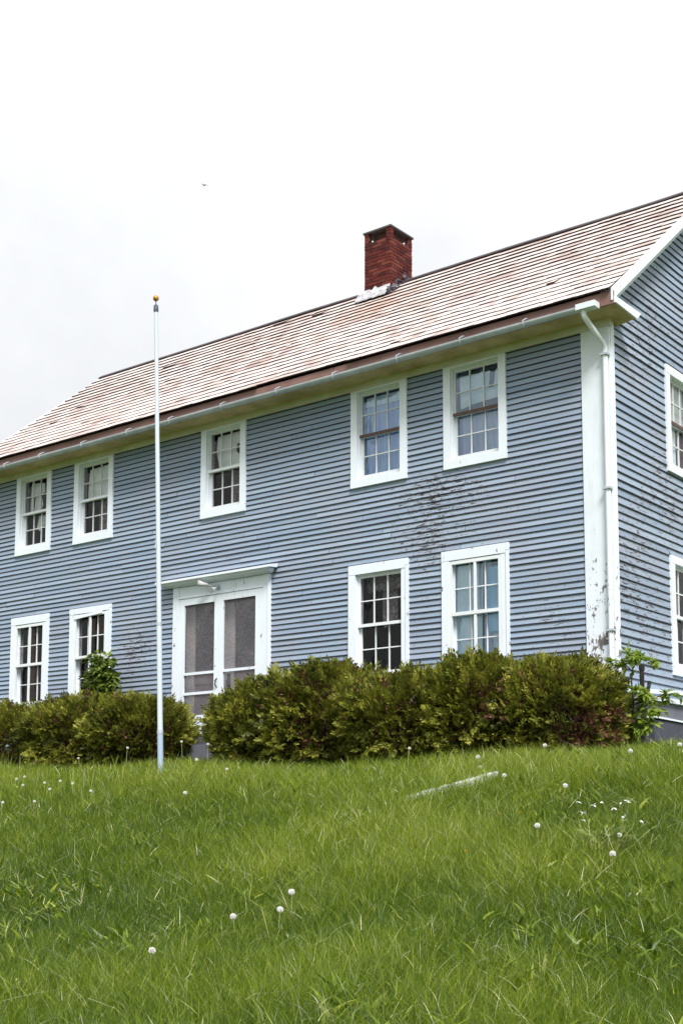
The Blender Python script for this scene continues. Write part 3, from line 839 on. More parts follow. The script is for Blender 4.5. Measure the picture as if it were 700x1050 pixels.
# upper row
w_, T, (a, b, c, d, m) = window('F', *UP[0], *UZ)       # torn pale sheet
shade(w_, T, 'paper', [(a + .22, m + .02), (a + .26, m + .34), (a + .12, m + .36), (a + .14, d - .06), (a + .52, d - .1), (a + .55, d - .28), (a + .44, m + .36), (a + .5, m + .16), (a + .42, m + .02)])
shade(w_, T, 'paper', [(a + .06, m + .05), (a + .15, m + .08), (a + .16, m + .4), (a + .07, m + .34)], .15)
shade(w_, T, 'paper', [(a + .27, m - .30), (a + .40, m - .36), (a + .52, m - .24), (a + .55, m - .06), (a + .34, m - .04), (a + .30, m - .16)], .15)
drape(w_, T, 'lace_dim', a + .55, b, .2, c, d, seed=3)
w_, T, (a, b, c, d, m) = window('F', *UP[1], *UZ)
shade(w_, T, 'paper', [(a + .09, m - .02), (b - .01, m - .02), (b - .01, d - .05), (a + .13, d - .08), (a + .1, m + .3)])
drape(w_, T, 'lace_dim', a + .28, b - .22, .25, c, m, seed=4)
w_, T, (a, b, c, d, m) = window('F', *UP[2], *UZ)
shade(w_, T, 'paper', [(a + .17, m + .0), (a + .13, m + .22), (a + .09, m + .36), (a + .12, d - .07), (b - .01, d - .05), (b - .01, m + .45), (b - .2, m + .43), (b - .22, m + .3), (b - .17, m + .24), (b - .11, m + .3), (b - .01, m + .3), (b - .01, m - .02), (b - .25, m - .01), (a + .4, m - .03)])
drape(w_, T, 'lace_dim', a + .3, b - .25, .25, c, m + .1, seed=6)
w_, T, (a, b, c, d, m) = window('F', *UP[3], *UZ, rail='brown', glass='glass_bright')
drape(w_, T, 'lace_blue', a, b, .165, c, d - .14, .018, .085, seed=1)
drape(w_, T, 'paper_blue', a + .05, b, .13, d - .20, d - .05, .006, .11, seed=2)
w_, T, (a, b, c, d, m) = window('F', *UP[4], *UZ, rail='brown', glass='glass_bright')
shade(w_, T, 'paper_blue', [(a + .07, m + .10), (a + .3, m + .14), (b - .0, m + .17), (b, d - .07), (b - .12, d - .1), (b - .16, d - .36), (b - .24, d - .36), (b - .22, d - .1), (a + .05, d - .08)])
drape(w_, T, 'lace_mauve', a, b, .17, c, m - .0, .016, .08, seed=7)
# lower row
w_, T, (a, b, c, d, m) = window('F', *LOW[0], *LZ, low=True, storm=True, sash='sash_white')
drape(w_, T, 'red_drape', a, a + .2, .3, c, d, seed=8); drape(w_, T, 'red_drape', b - .3, b, .3, c, d, seed=9)
w_, T, (a, b, c, d, m) = window('F', *LOW[1], *LZ, low=True, storm=True, sash='sash_white', head=.11)
mb = MB(); mb.hexa([T(a, -.062, d - .085), T(b - .09, -.062, d - .03), T(b - .09, -.048, d - .03), T(a, -.048, d - .085), T(a, -.062, d - .02), T(b - .09, -.062, d + .02), T(b - .09, -.048, d + .02), T(a, -.048, d - .02)])
mb.build('loose_slat', MT['trim_low'], w_)
drape(w_, T, 'red_drape', a, b, .3, d - .35, d, seed=10)
w_, T, (a, b, c, d, m) = window('F', *LOW[2], *LZ, low=True, sash='sash_white')
drape(w_, T, 'lace_dim', a + .02, b, .22, d - .24, d, ragged=.05, seed=11)
drape(w_, T, 'lace_dim', a + .28, a + .55, .3, m, d - .2, ragged=.1, seed=12)
drape(w_, T, 'red_drape', b - .2, b, .35, c, d, seed=13)
w_, T, (a, b, c, d, m) = window('F', *LOW[3], *LZ, low=True, storm=True, sash='sash_white', glass='glass_bright')
drape(w_, T, 'lace_white', a - .0, a + .47, .108, c, d - .05, .016, .13, seed=14)
drape(w_, T, 'lace_mauve', a + .44, a + .58, .18, c, d, .01, .06, seed=15)
drape(w_, T, 'pale_blue', a + .56, b, .108, c + .5, d - .12, .012, .1, seed=16)
drape(w_, T, 'lace_white', a + .54, b, .2, c, c + .58, .012, .1, seed=17)
# side windows
w_, T, (a, b, c, d, m) = window('R', *SIDEW[0], rail='brown', head=.13)
shade(w_, T, 'paper', [(a, m - .02), (b - .02, m - .02), (b - .02, d), (a, d)], .108)
drape(w_, T, 'lace_white', a, a + .52, .118, c, m, .006, seed=18); drape(w_, T, 'red_drape', a + .54, b, .13, c, m, .008, seed=19)
w_, T, (a, b, c, d, m) = window('R', *SIDEW[1], sash='sash_white', head=.12)
drape(w_, T, 'red_drape', a, b, .22, d - .4, d, seed=20)
drape(w_, T, 'red_drape', a, a + .2, .26, c, d - .3, seed=21)

# ---------------- front door
def build_door():
    x0, x1, z0, z1 = DOOR
    T = frame_fn('F')
    mb = MB()
    ca = .20
    la, lb, ra, rb = -8.13, -7.41, -7.20, -6.47       # screen openings
    zt = 3.80
    mb.box(x0, x0 + .15, -.055, .02, z0, z1 - .002); mb.box(x1 - .15, x1, -.055, .02, z0, z1 - .002)
    mb.box(x0 + .151, x1 - .151, -.045, .02, zt + .13, z1 - .003)
    mb.box(x0 + .151, x1 - .151, -.062, -.046, zt + .125, zt + .155)
    mb.box(x1 - .04, x1 - .012, -.075, -.056, z0, z1 - .01)
    sur = mb.build('door_surround', MT['trim_low'], house)
    mb = MB(); mb.box(x0 + .0, x1 - .0, -.03, .3, z0 - .09, z0 - .001); mb.build('threshold', MT['trim_low'], sur)
    # canopy shelf with moulding
    mb = MB()
    xa, xb = -8.68, -5.99
    mb.hexa([(xa, -.24, 4.205), (xb, -.24, 4.205), (xb, -.058, 4.22), (xa, -.058, 4.22), (xa, -.24, 4.245), (xb, -.24, 4.245), (xb, -.03, 4.29), (xa, -.03, 4.29)])
    mb.hexa([(xa + .1, -.17, 4.165), (xb - .1, -.17, 4.165), (xb - .1, -.058, 4.137), (xa + .1, -.058, 4.137), (xa + .06, -.215, 4.204), (xb - .06, -.215, 4.204), (xb - .06, -.058, 4.204), (xa + .06, -.058, 4.204)])
    can = mb.build('canopy', MT['trim'], sur)
    # screen doors
    for k, (sa, sb, oa, ob) in enumerate(((x0 + .155, -7.306, la, lb), (-7.303, x1 - .155, ra, rb))):
        m = MB(); w0, w1 = -.048 - .002 * k, -.012
        m.box(sa, oa, w0, w1, z0 + .02, zt + .12); m.box(ob, sb, w0, w1, z0 + .02, zt + .12)
        m.box(oa + .001, ob - .001, w0, w1, zt, zt + .12)
        for zz, hh in ((2.57, .045), (2.225, .045)): m.box(oa + .001, ob - .001, w0, w1, zz, zz + hh)
        m.box(oa + .001, ob - .001, w0, w1, z0 + .02, z0 + .27)
        dr = m.build('screen_door', MT['trim_low'], house)
        s = MB(); s.quad((oa, -.022, z0 + .25), (ob, -.022, z0 + .25), (ob, -.022, zt + .02), (oa, -.022, zt + .02)); s.build('screen', MT['screen'], dr, recalc=False)
        if k == 0:
            h = MB(); h.tube([(-7.335, -.05, 2.47), (-7.335, -.085, 2.44), (-7.335, -.09, 2.36), (-7.335, -.05, 2.32)], .011, 8); h.build('handle', MT['black'], dr)
        # inner door
        m = MB(); a, b = (x0 + .16, -7.31) if k == 0 else (-7.305, x1 - .16)
        b2, a2 = b - .12, a + .20
        y0, y1 = .13, .17
        m.box(a, a2, y0, y1, z0, zt + .1, 1); m.box(b2, b, y0, y1, z0, zt + .1, 1)
        m.box(a2 + .001, b2 - .001, y0, y1, zt - .06, zt + .1)
        m.box(a2 + .001, b2 - .001, y0, y1, 2.42, 2.62); m.box(a2 + .001, b2 - .001, y0, y1, z0, 1.95)
        m.box(a2 + .001, b2 - .001, y0 + .018, y1, 1.951, 2.419)
        dd = m.build('inner_door', [MT['door_wood'], MT['door_stile']], house)
        g = MB(); g.quad((a2, .15, 2.6), (b2, .15, 2.6), (b2, .15, zt - .05), (a2, .15, zt - .05)); g.build('pane', MT['glass'], dd, recalc=False)
        if k == 1:
            kb = MB(); kb.box(a + .05, a + .12, y0 - .012, y0 - .001, 2.28, 2.56); kb.sphere((a + .085, y0 - .04, 2.42), .028); kb.build('handle', MT['black'], dd)
    # twin floodlight
    f = MB(); f.tube([(-7.33, -.047, 4.045), (-7.33, -.085, 4.045)], .05, 14)
    fl = f.build('floodlight', MT['metal'], house)
    for sx, dx, dz in ((-1, -.24, .06), (1, .03, -.10)):
        h = MB(); p0 = Vector((-7.33 + .02 * sx, -.085, 4.045)); p1 = p0 + Vector((dx * .45, -.08, dz * .5)); p2 = p0 + Vector((dx, -.19, dz))
        h.tube([p0, p1], .014, 8); h.tube([p1, p1 + (p2 - p1) * .3, p2], [.026, .032, .055], 12)
        h.build('lamp_head', MT['flash'] if sx < 0 else MT['metal'], fl)
    s = MB(); s.box(x0 - .2, x1 + .15, -.95, -.06, .7, z0 - .31); s.box(x0 - .05, x1 + .0, -.55, -.065, z0 - .309, z0 - .10)
    s.build('doorstep', MT['found'], house)
build_door()

# ---------------- side base trim and cellar bulkhead
mb = MB()
mb.hexa([(.0, .10, 1.80), (.05, .10, 1.80), (.05, 3.4, 1.98), (.0, 3.4, 1.98), (.0, .10, 1.845), (.05, .10, 1.845), (.05, 3.4, 2.045), (.0, 3.4, 2.045)])
mb.build('water_table', MT['trim'], house)
mb = MB(); mb.box(-.03, .022, .06, DEP - .1, WBOT, 1.79); mb.build('base_boards', MT['bulk'], house)
bk = empty('bulkhead', (.2, 1.9, 1.1), True)
tag(bk, 'low grey cellar bulkhead with white top edge against the side wall', 'bulkhead')
mb = MB(); mb.box(.024, .36, .36, 3.6, .9, 1.42); mb.build('base', MT['bulk_dark'], bk)
mb = MB(); mb.hexa([(.024, .34, 1.445), (.385, .34, 1.445), (.385, 3.6, 1.40), (.024, 3.6, 1.40), (.024, .34, 1.47), (.385, .34, 1.47), (.385, 3.6, 1.425), (.024, 3.6, 1.425)])
mb.build('edge_strip', MT['trim'], bk)
mb = MB(); mb.box(.024, .35, .38, 3.6, 1.473, 1.675); mb.build('side_board', MT['bulk'], bk)
mb = MB(); mb.box(.024, .40, .34, 3.6, 1.678, 1.735); mb.build('top_board', MT['trim'], bk)

# ------------------------------------------------------------------ black pipe by the corner
pp = MB(); g0 = gz(.30, .14)
pp.tube([(0, 0, -.1), (0, 0, 2.13 - g0)], .032, 10); pp.tube([(0, 0, 2.07 - g0), (0, 0, 2.14 - g0)], .04, 10)
pp.tube([(.0, .02, 1.75 - g0), (.03, .10, 1.78 - g0), (.05, .13, 1.93 - g0)], .026, 8)
o = pp.build('vent_pipe', MT['black'], loc=(.30, .14, g0))
tag(o, 'black iron pipe standing behind the sapling by the house corner', 'pipe')

# ------------------------------------------------------------------ flagpole
base = Vector((-5.993, -2.6, gz(-5.993, -2.6))); top = Vector((-6.285, -2.6, 8.05)); ax = (top - base)
fp = empty('flagpole', base); tag(fp, 'tall thin white flagpole with a gold ball on top, bare of any flag', 'flagpole')
L = ax.length
mP = trim_mat('flagpole_paint', (.55, .62, .70), chips=.66, dirt=.08); mPl = trim_mat('flagpole_lower_paint', (.34, .44, .58), chips=.6, dirt=.2)
up_ = ax.normalized()
m1 = MB(); m1.tube([up_ * -.25, up_ * .62], .043, 16, False); m1.build('base_section', mPl, fp, loc=(0, 0, 0), smooth=True)
m1 = MB(); m1.tube([up_ * .60, up_ * (L * .306)], .040, 16, False); m1.build('pole_section', mP, fp, loc=(0, 0, 0), smooth=True)
m1 = MB(); m1.tube([up_ * (L * .306 - .02), up_ * (L - .2)], [.037, .029], 16, False); m1.build('pole_section', mP, fp, loc=(0, 0, 0), smooth=True)
m1 = MB(); m1.tube([up_ * .60, up_ * .66], .047, 16); m1.build('collar', MT['metal'], fp, loc=(0, 0, 0)); m1 = MB(); m1.tube([up_ * (L * .306 - .03), up_ * (L * .306 + .02)], .043, 16); m1.build('collar', MT['metal'], fp, loc=(0, 0, 0))
m1 = MB(); m1.tube([up_ * (L - .22), up_ * (L - .19), up_ * (L - .12), up_ * (L - .10)], [.036, .040, .036, .016], 14)
m1.tube([up_ * (L - .10), up_ * (L - .03)], .008, 8); m1.build('truck', simple('dark_cap', (.10, .12, .17), None, 5, .4, .5, .5), fp, loc=(0, 0, 0))
m1 = MB(); q = up_ * (L * .47) + Vector((.0, -.045, 0)); m1.tube([q - up_ * .07 + Vector((0, -.02, 0)), q, q + up_ * .07 + Vector((0, -.02, 0))], [.008, .014, .008], 8); m1.build('cleat', MT['metal'], fp, loc=(0, 0, 0))
m1 = MB(); m1.sphere(up_ * L, .047, 18, 12); m1.build('finial', simple('gold_ball', (.62, .30, .06), (.45, .19, .04), 8, .35, .5, .7), fp, loc=(0, 0, 0), smooth=True)

# ------------------------------------------------------------------ yew shrubs
YEW = leaf_mat('yew_foliage', [(0, (.014, .018, .005)), (.24, (.050, .058, .009)), (.48, (.130, .148, .018)), (.73, (.265, .275, .036)), (1, (.46, .43, .09))], .25, .5, 'tone', .4, .3,
               [(0, (.05, .02, .016)), (.5, (.12, .055, .032)), (.88, (.22, .11, .06)), (1, (.5, .36, .22))])
TWIG = simple('yew_wood', (.075, .045, .03), (.045, .028, .02), 20, .9)

def sprigs(C, D, n_leaf, L, lw, seed):
    """feathery sprigs: at each centre C pointing along D, n_leaf narrow leaves on both sides of a twig"""
    r = np.random.default_rng(seed); n = len(C)
    D = D / np.linalg.norm(D, axis=1)[:, None]
    A = np.cross(D, r.normal(size=(n, 3))); A /= np.linalg.norm(A, axis=1)[:, None]
    B = np.cross(D, A)
    Vs = []
    for k in range(n_leaf):
        u = (k + .5) / n_leaf; sgn = 1 if k % 2 else -1
        root = C + D * (L * u)[:, None]
        ld = D * .75 + A * sgn * (.9 - .4 * u) + B * r.normal(size=(n, 1)) * .25
        if k == n_leaf - 1: ld = D + .1 * A
        ld /= np.linalg.norm(ld, axis=1)[:, None]
        ll = (L * r.uniform(.38, .62, n) * (1.15 - .45 * u))[:, None]
        wd = np.cross(ld, B); wd /= np.linalg.norm(wd, axis=1)[:, None]; wd = wd * (lw * r.uniform(.7, 1.3, n))[:, None] * .5
        mid = root + ld * ll * .5
        Vs.append(np.stack([root, mid + wd, root + ld * ll, mid - wd], 1))
    V = np.stack(Vs, 1)      # n, leaf, 4, 3
    return V

def shrub(x, y, rx, ry, top, seed, label, n=4700, dead=(), group='clipped yew shrubs along the house front', sq=2.6):
    r = np.random.default_rng(seed)
    zb = gz(x, y) - .05; hz = (top - zb)
    root = empty('yew_shrub', (x, y, zb)); tag(root, label, 'shrub', group)
    cz = hz * .46; rz = hz - cz - .05
    d = r.normal(size=(n, 3)); d /= np.linalg.norm(d, axis=1)[:, None]
    k = (np.abs(d) ** sq).sum(1) ** (-1 / sq)          # squarish outline
    rad = np.where(r.random(n) < .62, r.uniform(.86, 1.0, n), r.uniform(.35, .9, n))
    lump = 1 + .13 * wob(d, seed + 1, 3.6) + .10 * wob(d, seed + 2, 8.0)
    P = d * (k * rad * lump)[:, None] * np.array([rx, ry, rz]) + np.array([0, 0, cz])
    fl = P[:, 2] < .03; P[fl, 2] = r.uniform(.03, .25, fl.sum())
    # tufts: pull the sprigs together around clump directions
    cl = r.normal(size=(150, 3)); cl /= np.linalg.norm(cl, axis=1)[:, None]
    dots = d @ cl.T; ci = dots.argmax(1)
    tone_c = r.normal(size=150) * .2
    D = d * np.array([1, 1, .8]) + cl[ci] * .9 + np.array([.12, -.1, .38]) + r.normal(size=(n, 3)) * .48
    L = r.uniform(.08, .175, n) * np.where(d[:, 2] > .3, 1.1, .95)
    V = sprigs(P, D, 11, L, .026, seed + 5)
    out = (np.linalg.norm(P - np.array([0, 0, cz]), axis=1) / (k * np.linalg.norm(d * np.array([rx, ry, rz]), axis=1) + 1e-6))
    tone = np.clip(.50 + tone_c[ci] + r.normal(size=n) * .12, .02, 1)
    # new growth on the outer, upper sprigs is yellower
    tone = np.where((rad > .86) & (r.random(n) < .3), np.clip(tone + .18, 0, 1), tone)
    dd = np.zeros(n)
    for (ox, oy, oz, rr, pr) in dead:
        q = np.linalg.norm((P - np.array([ox, oy, oz])) / rr, axis=1)
        dd = np.maximum(dd, (q < 1) * (r.random(n) < pr))
    dd = np.maximum(dd, (rad < .75) * (r.random(n) < .6) * 1.0); dd = np.maximum(dd, (r.random(n) < .02) * 1.0)
    nl = V.shape[1]
    VV = V.reshape(-1, 3); nq = n * nl
    F4 = (np.arange(nq) * 4)[:, None] + np.arange(4)[None]
    np_mesh('foliage', VV, None, YEW, root, F4=F4, attr={'tone': np.repeat(tone, nl * 4), 'dead': np.repeat(dd, nl * 4)}, loc=(0, 0, 0))
    mb = MB()
    for i in range(34):
        v = Vector((r.normal() * .8, r.normal() * .8, abs(r.normal()) + .35)).normalized()
        e = Vector((v.x * rx * .86, v.y * ry * .86, .05 + v.z * (hz * .8)))
        s0 = Vector((r.uniform(-.25, .25) * rx, r.uniform(-.2, .2), 0)); mdl = s0.lerp(e, .5) + Vector((0, 0, .12 + r.uniform(-.05, .08)))
        mb.tube([s0, mdl, e], [.018, .012, .005], 5)
    mb.build('branches', TWIG, root, loc=(0, 0, 0))

shrub(-13.6, -1.15, 1.25, .85, 2.12, 101, 'clipped dark green yew shrub at the far left edge of the picture')
shrub(-11.45, -1.2, 1.3, .85, 2.05, 102, 'low yew shrub under the leftmost ground floor window')
shrub(-9.35, -1.2, 1.2, .85, 2.13, 103, 'yew shrub in front of the leafy young tree, under the second window from the left')
shrub(-7.98, -1.2, .92, .80, 2.08, 104, 'yew shrub right behind the flagpole, left of the front door gap', sq=2.15)
shrub(-5.10, -1.25, 1.0, .85, 2.08, 105, 'yew shrub with a sloping end just right of the front door', sq=1.95)
shrub(-3.95, -1.25, 1.15, .9, 2.28, 106, 'tall yew shrub under the dark ground floor window right of the door')
shrub(-2.45, -1.25, 1.0, .9, 2.03, 107, 'yew shrub between the dark window and the bright curtained window, a dip in the hedge')
shrub(-1.35, -1.2, .85, .85, 2.17, 108, 'yew shrub with a pointed top under the bright curtained window', dead=((.5, -.7, .75, .22, .4),))
shrub(-.30, -1.1, .80, .80, 2.08, 109, 'yew shrub at the house corner with a rusty brown dead patch low on its side',
      dead=((.55, -.5, .36, .26, .6), (.72, -.1, .45, .25, .45), (-.35, -.75, .6, .14, .5)))

# ------------------------------------------------------------------ leafy young trees
LEAF = leaf_mat('young_leaf', [(0, (.13, .21, .025)), (.5, (.22, .32, .04)), (1, (.36, .45, .09))], .45, .45)
LEAFD = leaf_mat('darker_leaf', [(0, (.05, .09, .014)), (.5, (.12, .185, .025)), (1, (.26, .33, .06))], .35, .45)
BARK = simple('young_bark', (.10, .075, .06), (.06, .045, .04), 25, .9)
def leaf_quads(mb, p, d, L, W, r):
    d = d.normalized(); s = d.cross(Vector((r.normal() * .5, r.normal() * .5, 1))).normalized(); up = s.cross(d)
    a = p + d * L * .38 + s * W * .5 - up * W * .12; b = p + d * L * .38 - s * W * .5 - up * W * .12
    m = p + d * L * .42; e = p + d * L - up * L * .14
    i = len(mb.v); mb.v += [tuple(p), tuple(a), tuple(e), tuple(b), tuple(m)]
    mb.f += [(i, i + 1, i + 4), (i + 1, i + 2, i + 4), (i + 2, i + 3, i + 4), (i + 3, i, i + 4)]; mb.m += [0] * 4
def sapling(loc, trunk, limbs, label, mat, seed, LL=.13, per=7, name='sapling'):
    r = np.random.default_rng(seed)
    root = empty(name, loc); tag(root, label, 'young tree')
    mb = MB(); mb.tube(trunk, [.020 - .013 * k / (len(trunk) - 1) for k in range(len(trunk))], 8)
    lf = MB()
    for pts in limbs:
        pts = [Vector(p) for p in pts]; mb.tube(pts, [.009, .006, .003][:len(pts)], 6)
        for k in range(per):
            u = (k + 1) / per * (len(pts) - 1); i = min(int(u), len(pts) - 2); p = pts[i].lerp(pts[i + 1], u - i)
            t = (pts[i + 1] - pts[i]).normalized()
            # compound leaf: a stalk with drooping leaflets
            dr = (t * .6 + Vector((r.normal() * .7, r.normal() * .7, r.normal() * .3 + .05))).normalized()
            st = p + dr * r.uniform(.04, .09)
            mb.tube([p, st], .0025, 4)
            for q in range(r.integers(3, 6)):
                dv = dr + Vector((r.normal() * .75, r.normal() * .75, r.normal() * .35 - .25))
                leaf_quads(lf, st + Vector((r.normal(), r.normal(), r.normal())) * .015, dv, LL * r.uniform(.7, 1.25), LL * r.uniform(.40, .58), r)
    lf.build('crown', mat, root, loc=(0, 0, 0), recalc=False)
    mb.build('trunk', BARK, root, loc=(0, 0, 0))
    return root
g0 = gz(.46, -.55); h_ = 2.16 - g0
tr = [(0, 0, -.05), (.0, 0, .35), (.035, 0, .6), (.02, -.01, .9), (.05, 0, h_ - .02)]
lb = [[(.05, 0, h_ - .2), (-.08, -.03, h_ - .06), (-.22, -.05, h_ - .10)], [(.04, 0, h_ - .15), (.12, .05, h_ + .0), (.25, .08, h_ - .06)], [(.05, 0, h_ - .1), (.03, -.08, h_ + .02), (.10, -.14, h_ - .02)],
      [(.03, 0, .66), (.22, .04, .72), (.45, .06, .68)], [(.03, 0, .55), (-.12, .05, .68), (-.22, .02, .64)], [(.03, 0, .5), (.2, -.06, .55), (.36, -.1, .5)], [(.03, 0, .7), (.14, -.1, .78), (.24, -.16, .74)],
      [(.01, 0, .34), (.14, -.02, .40), (.28, -.04, .34)], [(.01, 0, .3), (-.13, 0, .38), (-.24, -.02, .3)], [(.01, 0, .24), (.08, -.06, .30), (.14, -.1, .26)], [(.03, 0, .6), (.35, .1, .7), (.62, .12, .74)]]
sapling((.46, -.55, g0), tr, lb, 'slender sapling with pale green drooping leaves at the house corner', LEAF, 21, .12, 16)
g0 = gz(-9.75, -.42); z0_ = 2.0 - g0
tr = [(0, 0, -.05), (.0, 0, .6), (.03, 0, 1.1), (.05, 0, 1.9)]
r_ = np.random.default_rng(5); lb = []
for k in range(26):
    hgt = r_.uniform(1.05, 1.92); an = r_.uniform(0, 6.28); ln = r_.uniform(.18, .5) * (1.15 - .4 * (hgt - 1.05))
    lb.append([(.03, 0, hgt - .12), (.03 + math.cos(an) * ln * .5, math.sin(an) * ln * .3 - .03, hgt + .05), (.03 + math.cos(an) * ln, math.sin(an) * ln * .45 - .05, hgt - .02)])
sapling((-9.78, -.48, g0), tr, lb, 'bushy dark leafed young tree growing against the second window from the left', LEAFD, 22, .15, 13, 'young_tree')

# ------------------------------------------------------------------ dandelions, weed, board
PUFF = leaf_mat('dandelion_puff', [(0, (.86, .86, .85)), (1, (.95, .95, .94))], .25, .8)
STEM = simple('dandelion_stem', (.30, .36, .14), (.34, .30, .16), 20, .6)
PETAL = leaf_mat('dandelion_petal', [(0, (.72, .42, .02)), (1, (.85, .58, .04))], .2, .7)
def dandelion(loc, h, yellow=False, seed=0, r=.026):
    rr = np.random.default_rng(seed)
    root = empty('dandelion', loc)
    bx, by = rr.normal() * .04, rr.normal() * .04
    m = MB(); m.tube([(0, 0, -.03), (bx * .3, by * .3, h * .5), (bx, by, h)], [.0035, .003, .0028], 6)
    m.build('stem', STEM, root, loc=(0, 0, 0))
    m = MB(); c = Vector((bx, by, h))
    if not yellow:
        m.sphere(c, r * .42, 10, 6)
        for k in range(210):
            d = Vector(rr.normal(size=3)).normalized()
            if d.z < -.75: continue
            a = d.orthogonal().normalized(); b = d.cross(a); e = c + d * r * rr.uniform(.78, 1.15); s = r * .19
            for q in range(3):
                an = 2.09 * q + k; an2 = an + 1.0
                m.quad(c + d * r * .5, e + (a * math.cos(an) + b * math.sin(an)) * s, e + (a * math.cos(an2) + b * math.sin(an2)) * s)
        m.build('seed_head', PUFF, root, loc=(0, 0, 0), recalc=False)
    else:
        for k in range(40):
            an = k * 2.4; l = r * (.45 + .55 * (k % 5) / 4); d = Vector((math.cos(an), math.sin(an), .25 + .5 * ((k % 5) / 4 < .5)))
            leaf_quads(m, c, d, l, .007, rr)
        m.sphere(c + Vector((0, 0, -.006)), (.01, .01, .008), 8, 5)
        m.build('flower_head', PETAL, root, loc=(0, 0, 0), recalc=False)
    return root
DANDELIONS = [
    (2.12, -5.93, 0.22, 'big', 'big round white dandelion clock alone in the lawn, left of the dark weed', None),
    (1.54, -4.40, 0.20, 'big', 'white dandelion clock in mid lawn, below the house corner shrub', None),
    (0.47, -3.79, 0.17, 'big', 'white dandelion clock just past the right end of the half buried white board', None),
    (-0.31, -2.95, 0.20, 'big', 'white dandelion clock standing above the half buried white board', None),
    (-0.18, -3.12, 0.12, 'small', 'small white dandelion clock touching the upper edge of the half buried white board', None),
    (0.27, -2.49, 0.20, 'big', 'white dandelion clock at the foot of the yew shrub at the house corner', None),
    (1.67, -3.13, 0.18, 'big', 'white dandelion clock in front of the slender sapling', None),
    (2.12, -2.91, 0.18, 'big', 'upper of two white dandelion clocks at the right edge, before the bulkhead', None),
    (2.22, -3.06, 0.14, 'small', 'lower of two white dandelion clocks at the right edge, before the bulkhead', None),
    (3.13, -6.57, 0.20, 'big', 'white dandelion clock at the lower edge of the dark leafy weed', None),
    (2.94, -6.09, 0.20, 'small', 'small white dandelion clock among the upper leaves of the dark weed', None),
    (1.09, -9.49, 0.18, 'big', 'nearest white dandelion clock, alone low on the left of the lawn', None),
    (0.90, -8.41, 0.17, 'big', 'left one of three white dandelion clocks in the middle of the lawn, shortest of them', None),
    (1.21, -8.27, 0.20, 'big', 'middle one of three white dandelion clocks in the middle of the lawn', None),
    (1.17, -8.07, 0.28, 'big', 'right and tallest of three white dandelion clocks in the middle of the lawn', None),
    (-3.75, -4.33, 0.18, 'big', 'white dandelion clock in the lawn just right of the flagpole foot', None),
    (-5.32, -2.56, 0.18, 'big', 'white dandelion clock between the flagpole and the hedge gap', None),
    (-3.49, -1.61, 0.24, 'small', 'small tall white dandelion clock before the shrub under the dark window', None),
    (-1.47, -2.77, 0.30, 'small', 'tall small white dandelion clock before the shrub below the bright curtained window', None),
    (1.28, -5.13, 0.12, 'yellow', 'yellow dandelion flower below the half buried white board, left of the other yellow one', None),
    (1.44, -5.09, 0.12, 'yellow', 'yellow dandelion flower below the half buried white board, right of the other yellow one', None),
    (1.66, -6.33, 0.13, 'yellow', 'lowest yellow dandelion flower, in the middle of the lawn', None),
    (0.87, -6.05, 0.12, 'yellow', 'leftmost yellow dandelion flower in the lawn', None),
    (-7.21, -4.15, 0.20, 'small', 'small white dandelion clock in the grass before the left shrubs', 'dandelion clocks in the grass before the left shrubs'),
    (-7.86, -3.77, 0.20, 'small', 'small white dandelion clock in the grass before the left shrubs', 'dandelion clocks in the grass before the left shrubs'),
    (-6.41, -4.25, 0.20, 'small', 'small white dandelion clock in the grass before the left shrubs', 'dandelion clocks in the grass before the left shrubs'),
    (-6.05, -4.85, 0.20, 'small', 'small white dandelion clock in the grass before the left shrubs', 'dandelion clocks in the grass before the left shrubs'),
    (-6.91, -3.97, 0.20, 'small', 'small white dandelion clock in the grass before the left shrubs', 'dandelion clocks in the grass before the left shrubs'),
    (-6.61, -4.93, 0.20, 'small', 'small white dandelion clock in the grass before the left shrubs', 'dandelion clocks in the grass before the left shrubs'),
    (-5.55, -4.28, 0.20, 'small', 'small white dandelion clock in the grass before the left shrubs', 'dandelion clocks in the grass before the left shrubs'),
    (-10.23, -0.18, 0.20, 'small', 'small white dandelion clock in the grass before the left shrubs', 'dandelion clocks in the grass before the left shrubs'),
    (-8.36, -2.11, 0.20, 'small', 'small white dandelion clock in the grass before the left shrubs', 'dandelion clocks in the grass before the left shrubs'),
    (-10.47, -0.55, 0.20, 'small', 'small white dandelion clock in the grass before the left shrubs', 'dandelion clocks in the grass before the left shrubs'),
    (-6.69, -3.84, 0.20, 'small', 'small white dandelion clock in the grass before the left shrubs', 'dandelion clocks in the grass before the left shrubs'),
    (-6.35, -3.93, 0.20, 'small', 'small white dandelion clock in the grass before the left shrubs', 'dandelion clocks in the grass before the left shrubs'),
    (-7.89, -3.60, 0.20, 'small', 'small white dandelion clock in the grass before the left shrubs', 'dandelion clocks in the grass before the left shrubs'),
    (-10.88, 2.71, 0.22, 'small', 'small white dandelion clock by the hedge gap, right of the flagpole', 'dandelion clocks by the hedge gap'),
    (-3.90, -3.40, 0.22, 'small', 'small white dandelion clock by the hedge gap, right of the flagpole', 'dandelion clocks by the hedge gap'),
    (-6.09, -1.36, 0.22, 'small', 'small white dandelion clock by the hedge gap, right of the flagpole', 'dandelion clocks by the hedge gap'),
    (-7.06, -2.30, 0.37, 'small', 'small white dandelion clock in the grass before the left shrubs', 'dandelion clocks in the grass before the left shrubs'),
    (-5.34, -2.30, 0.37, 'small', 'small white dandelion clock by the hedge gap, right of the flagpole', 'dandelion clocks by the hedge gap'),
    (-5.86, -2.30, 0.42, 'small', 'small white dandelion clock by the hedge gap, right of the flagpole', 'dandelion clocks by the hedge gap'),
]
protos = {}
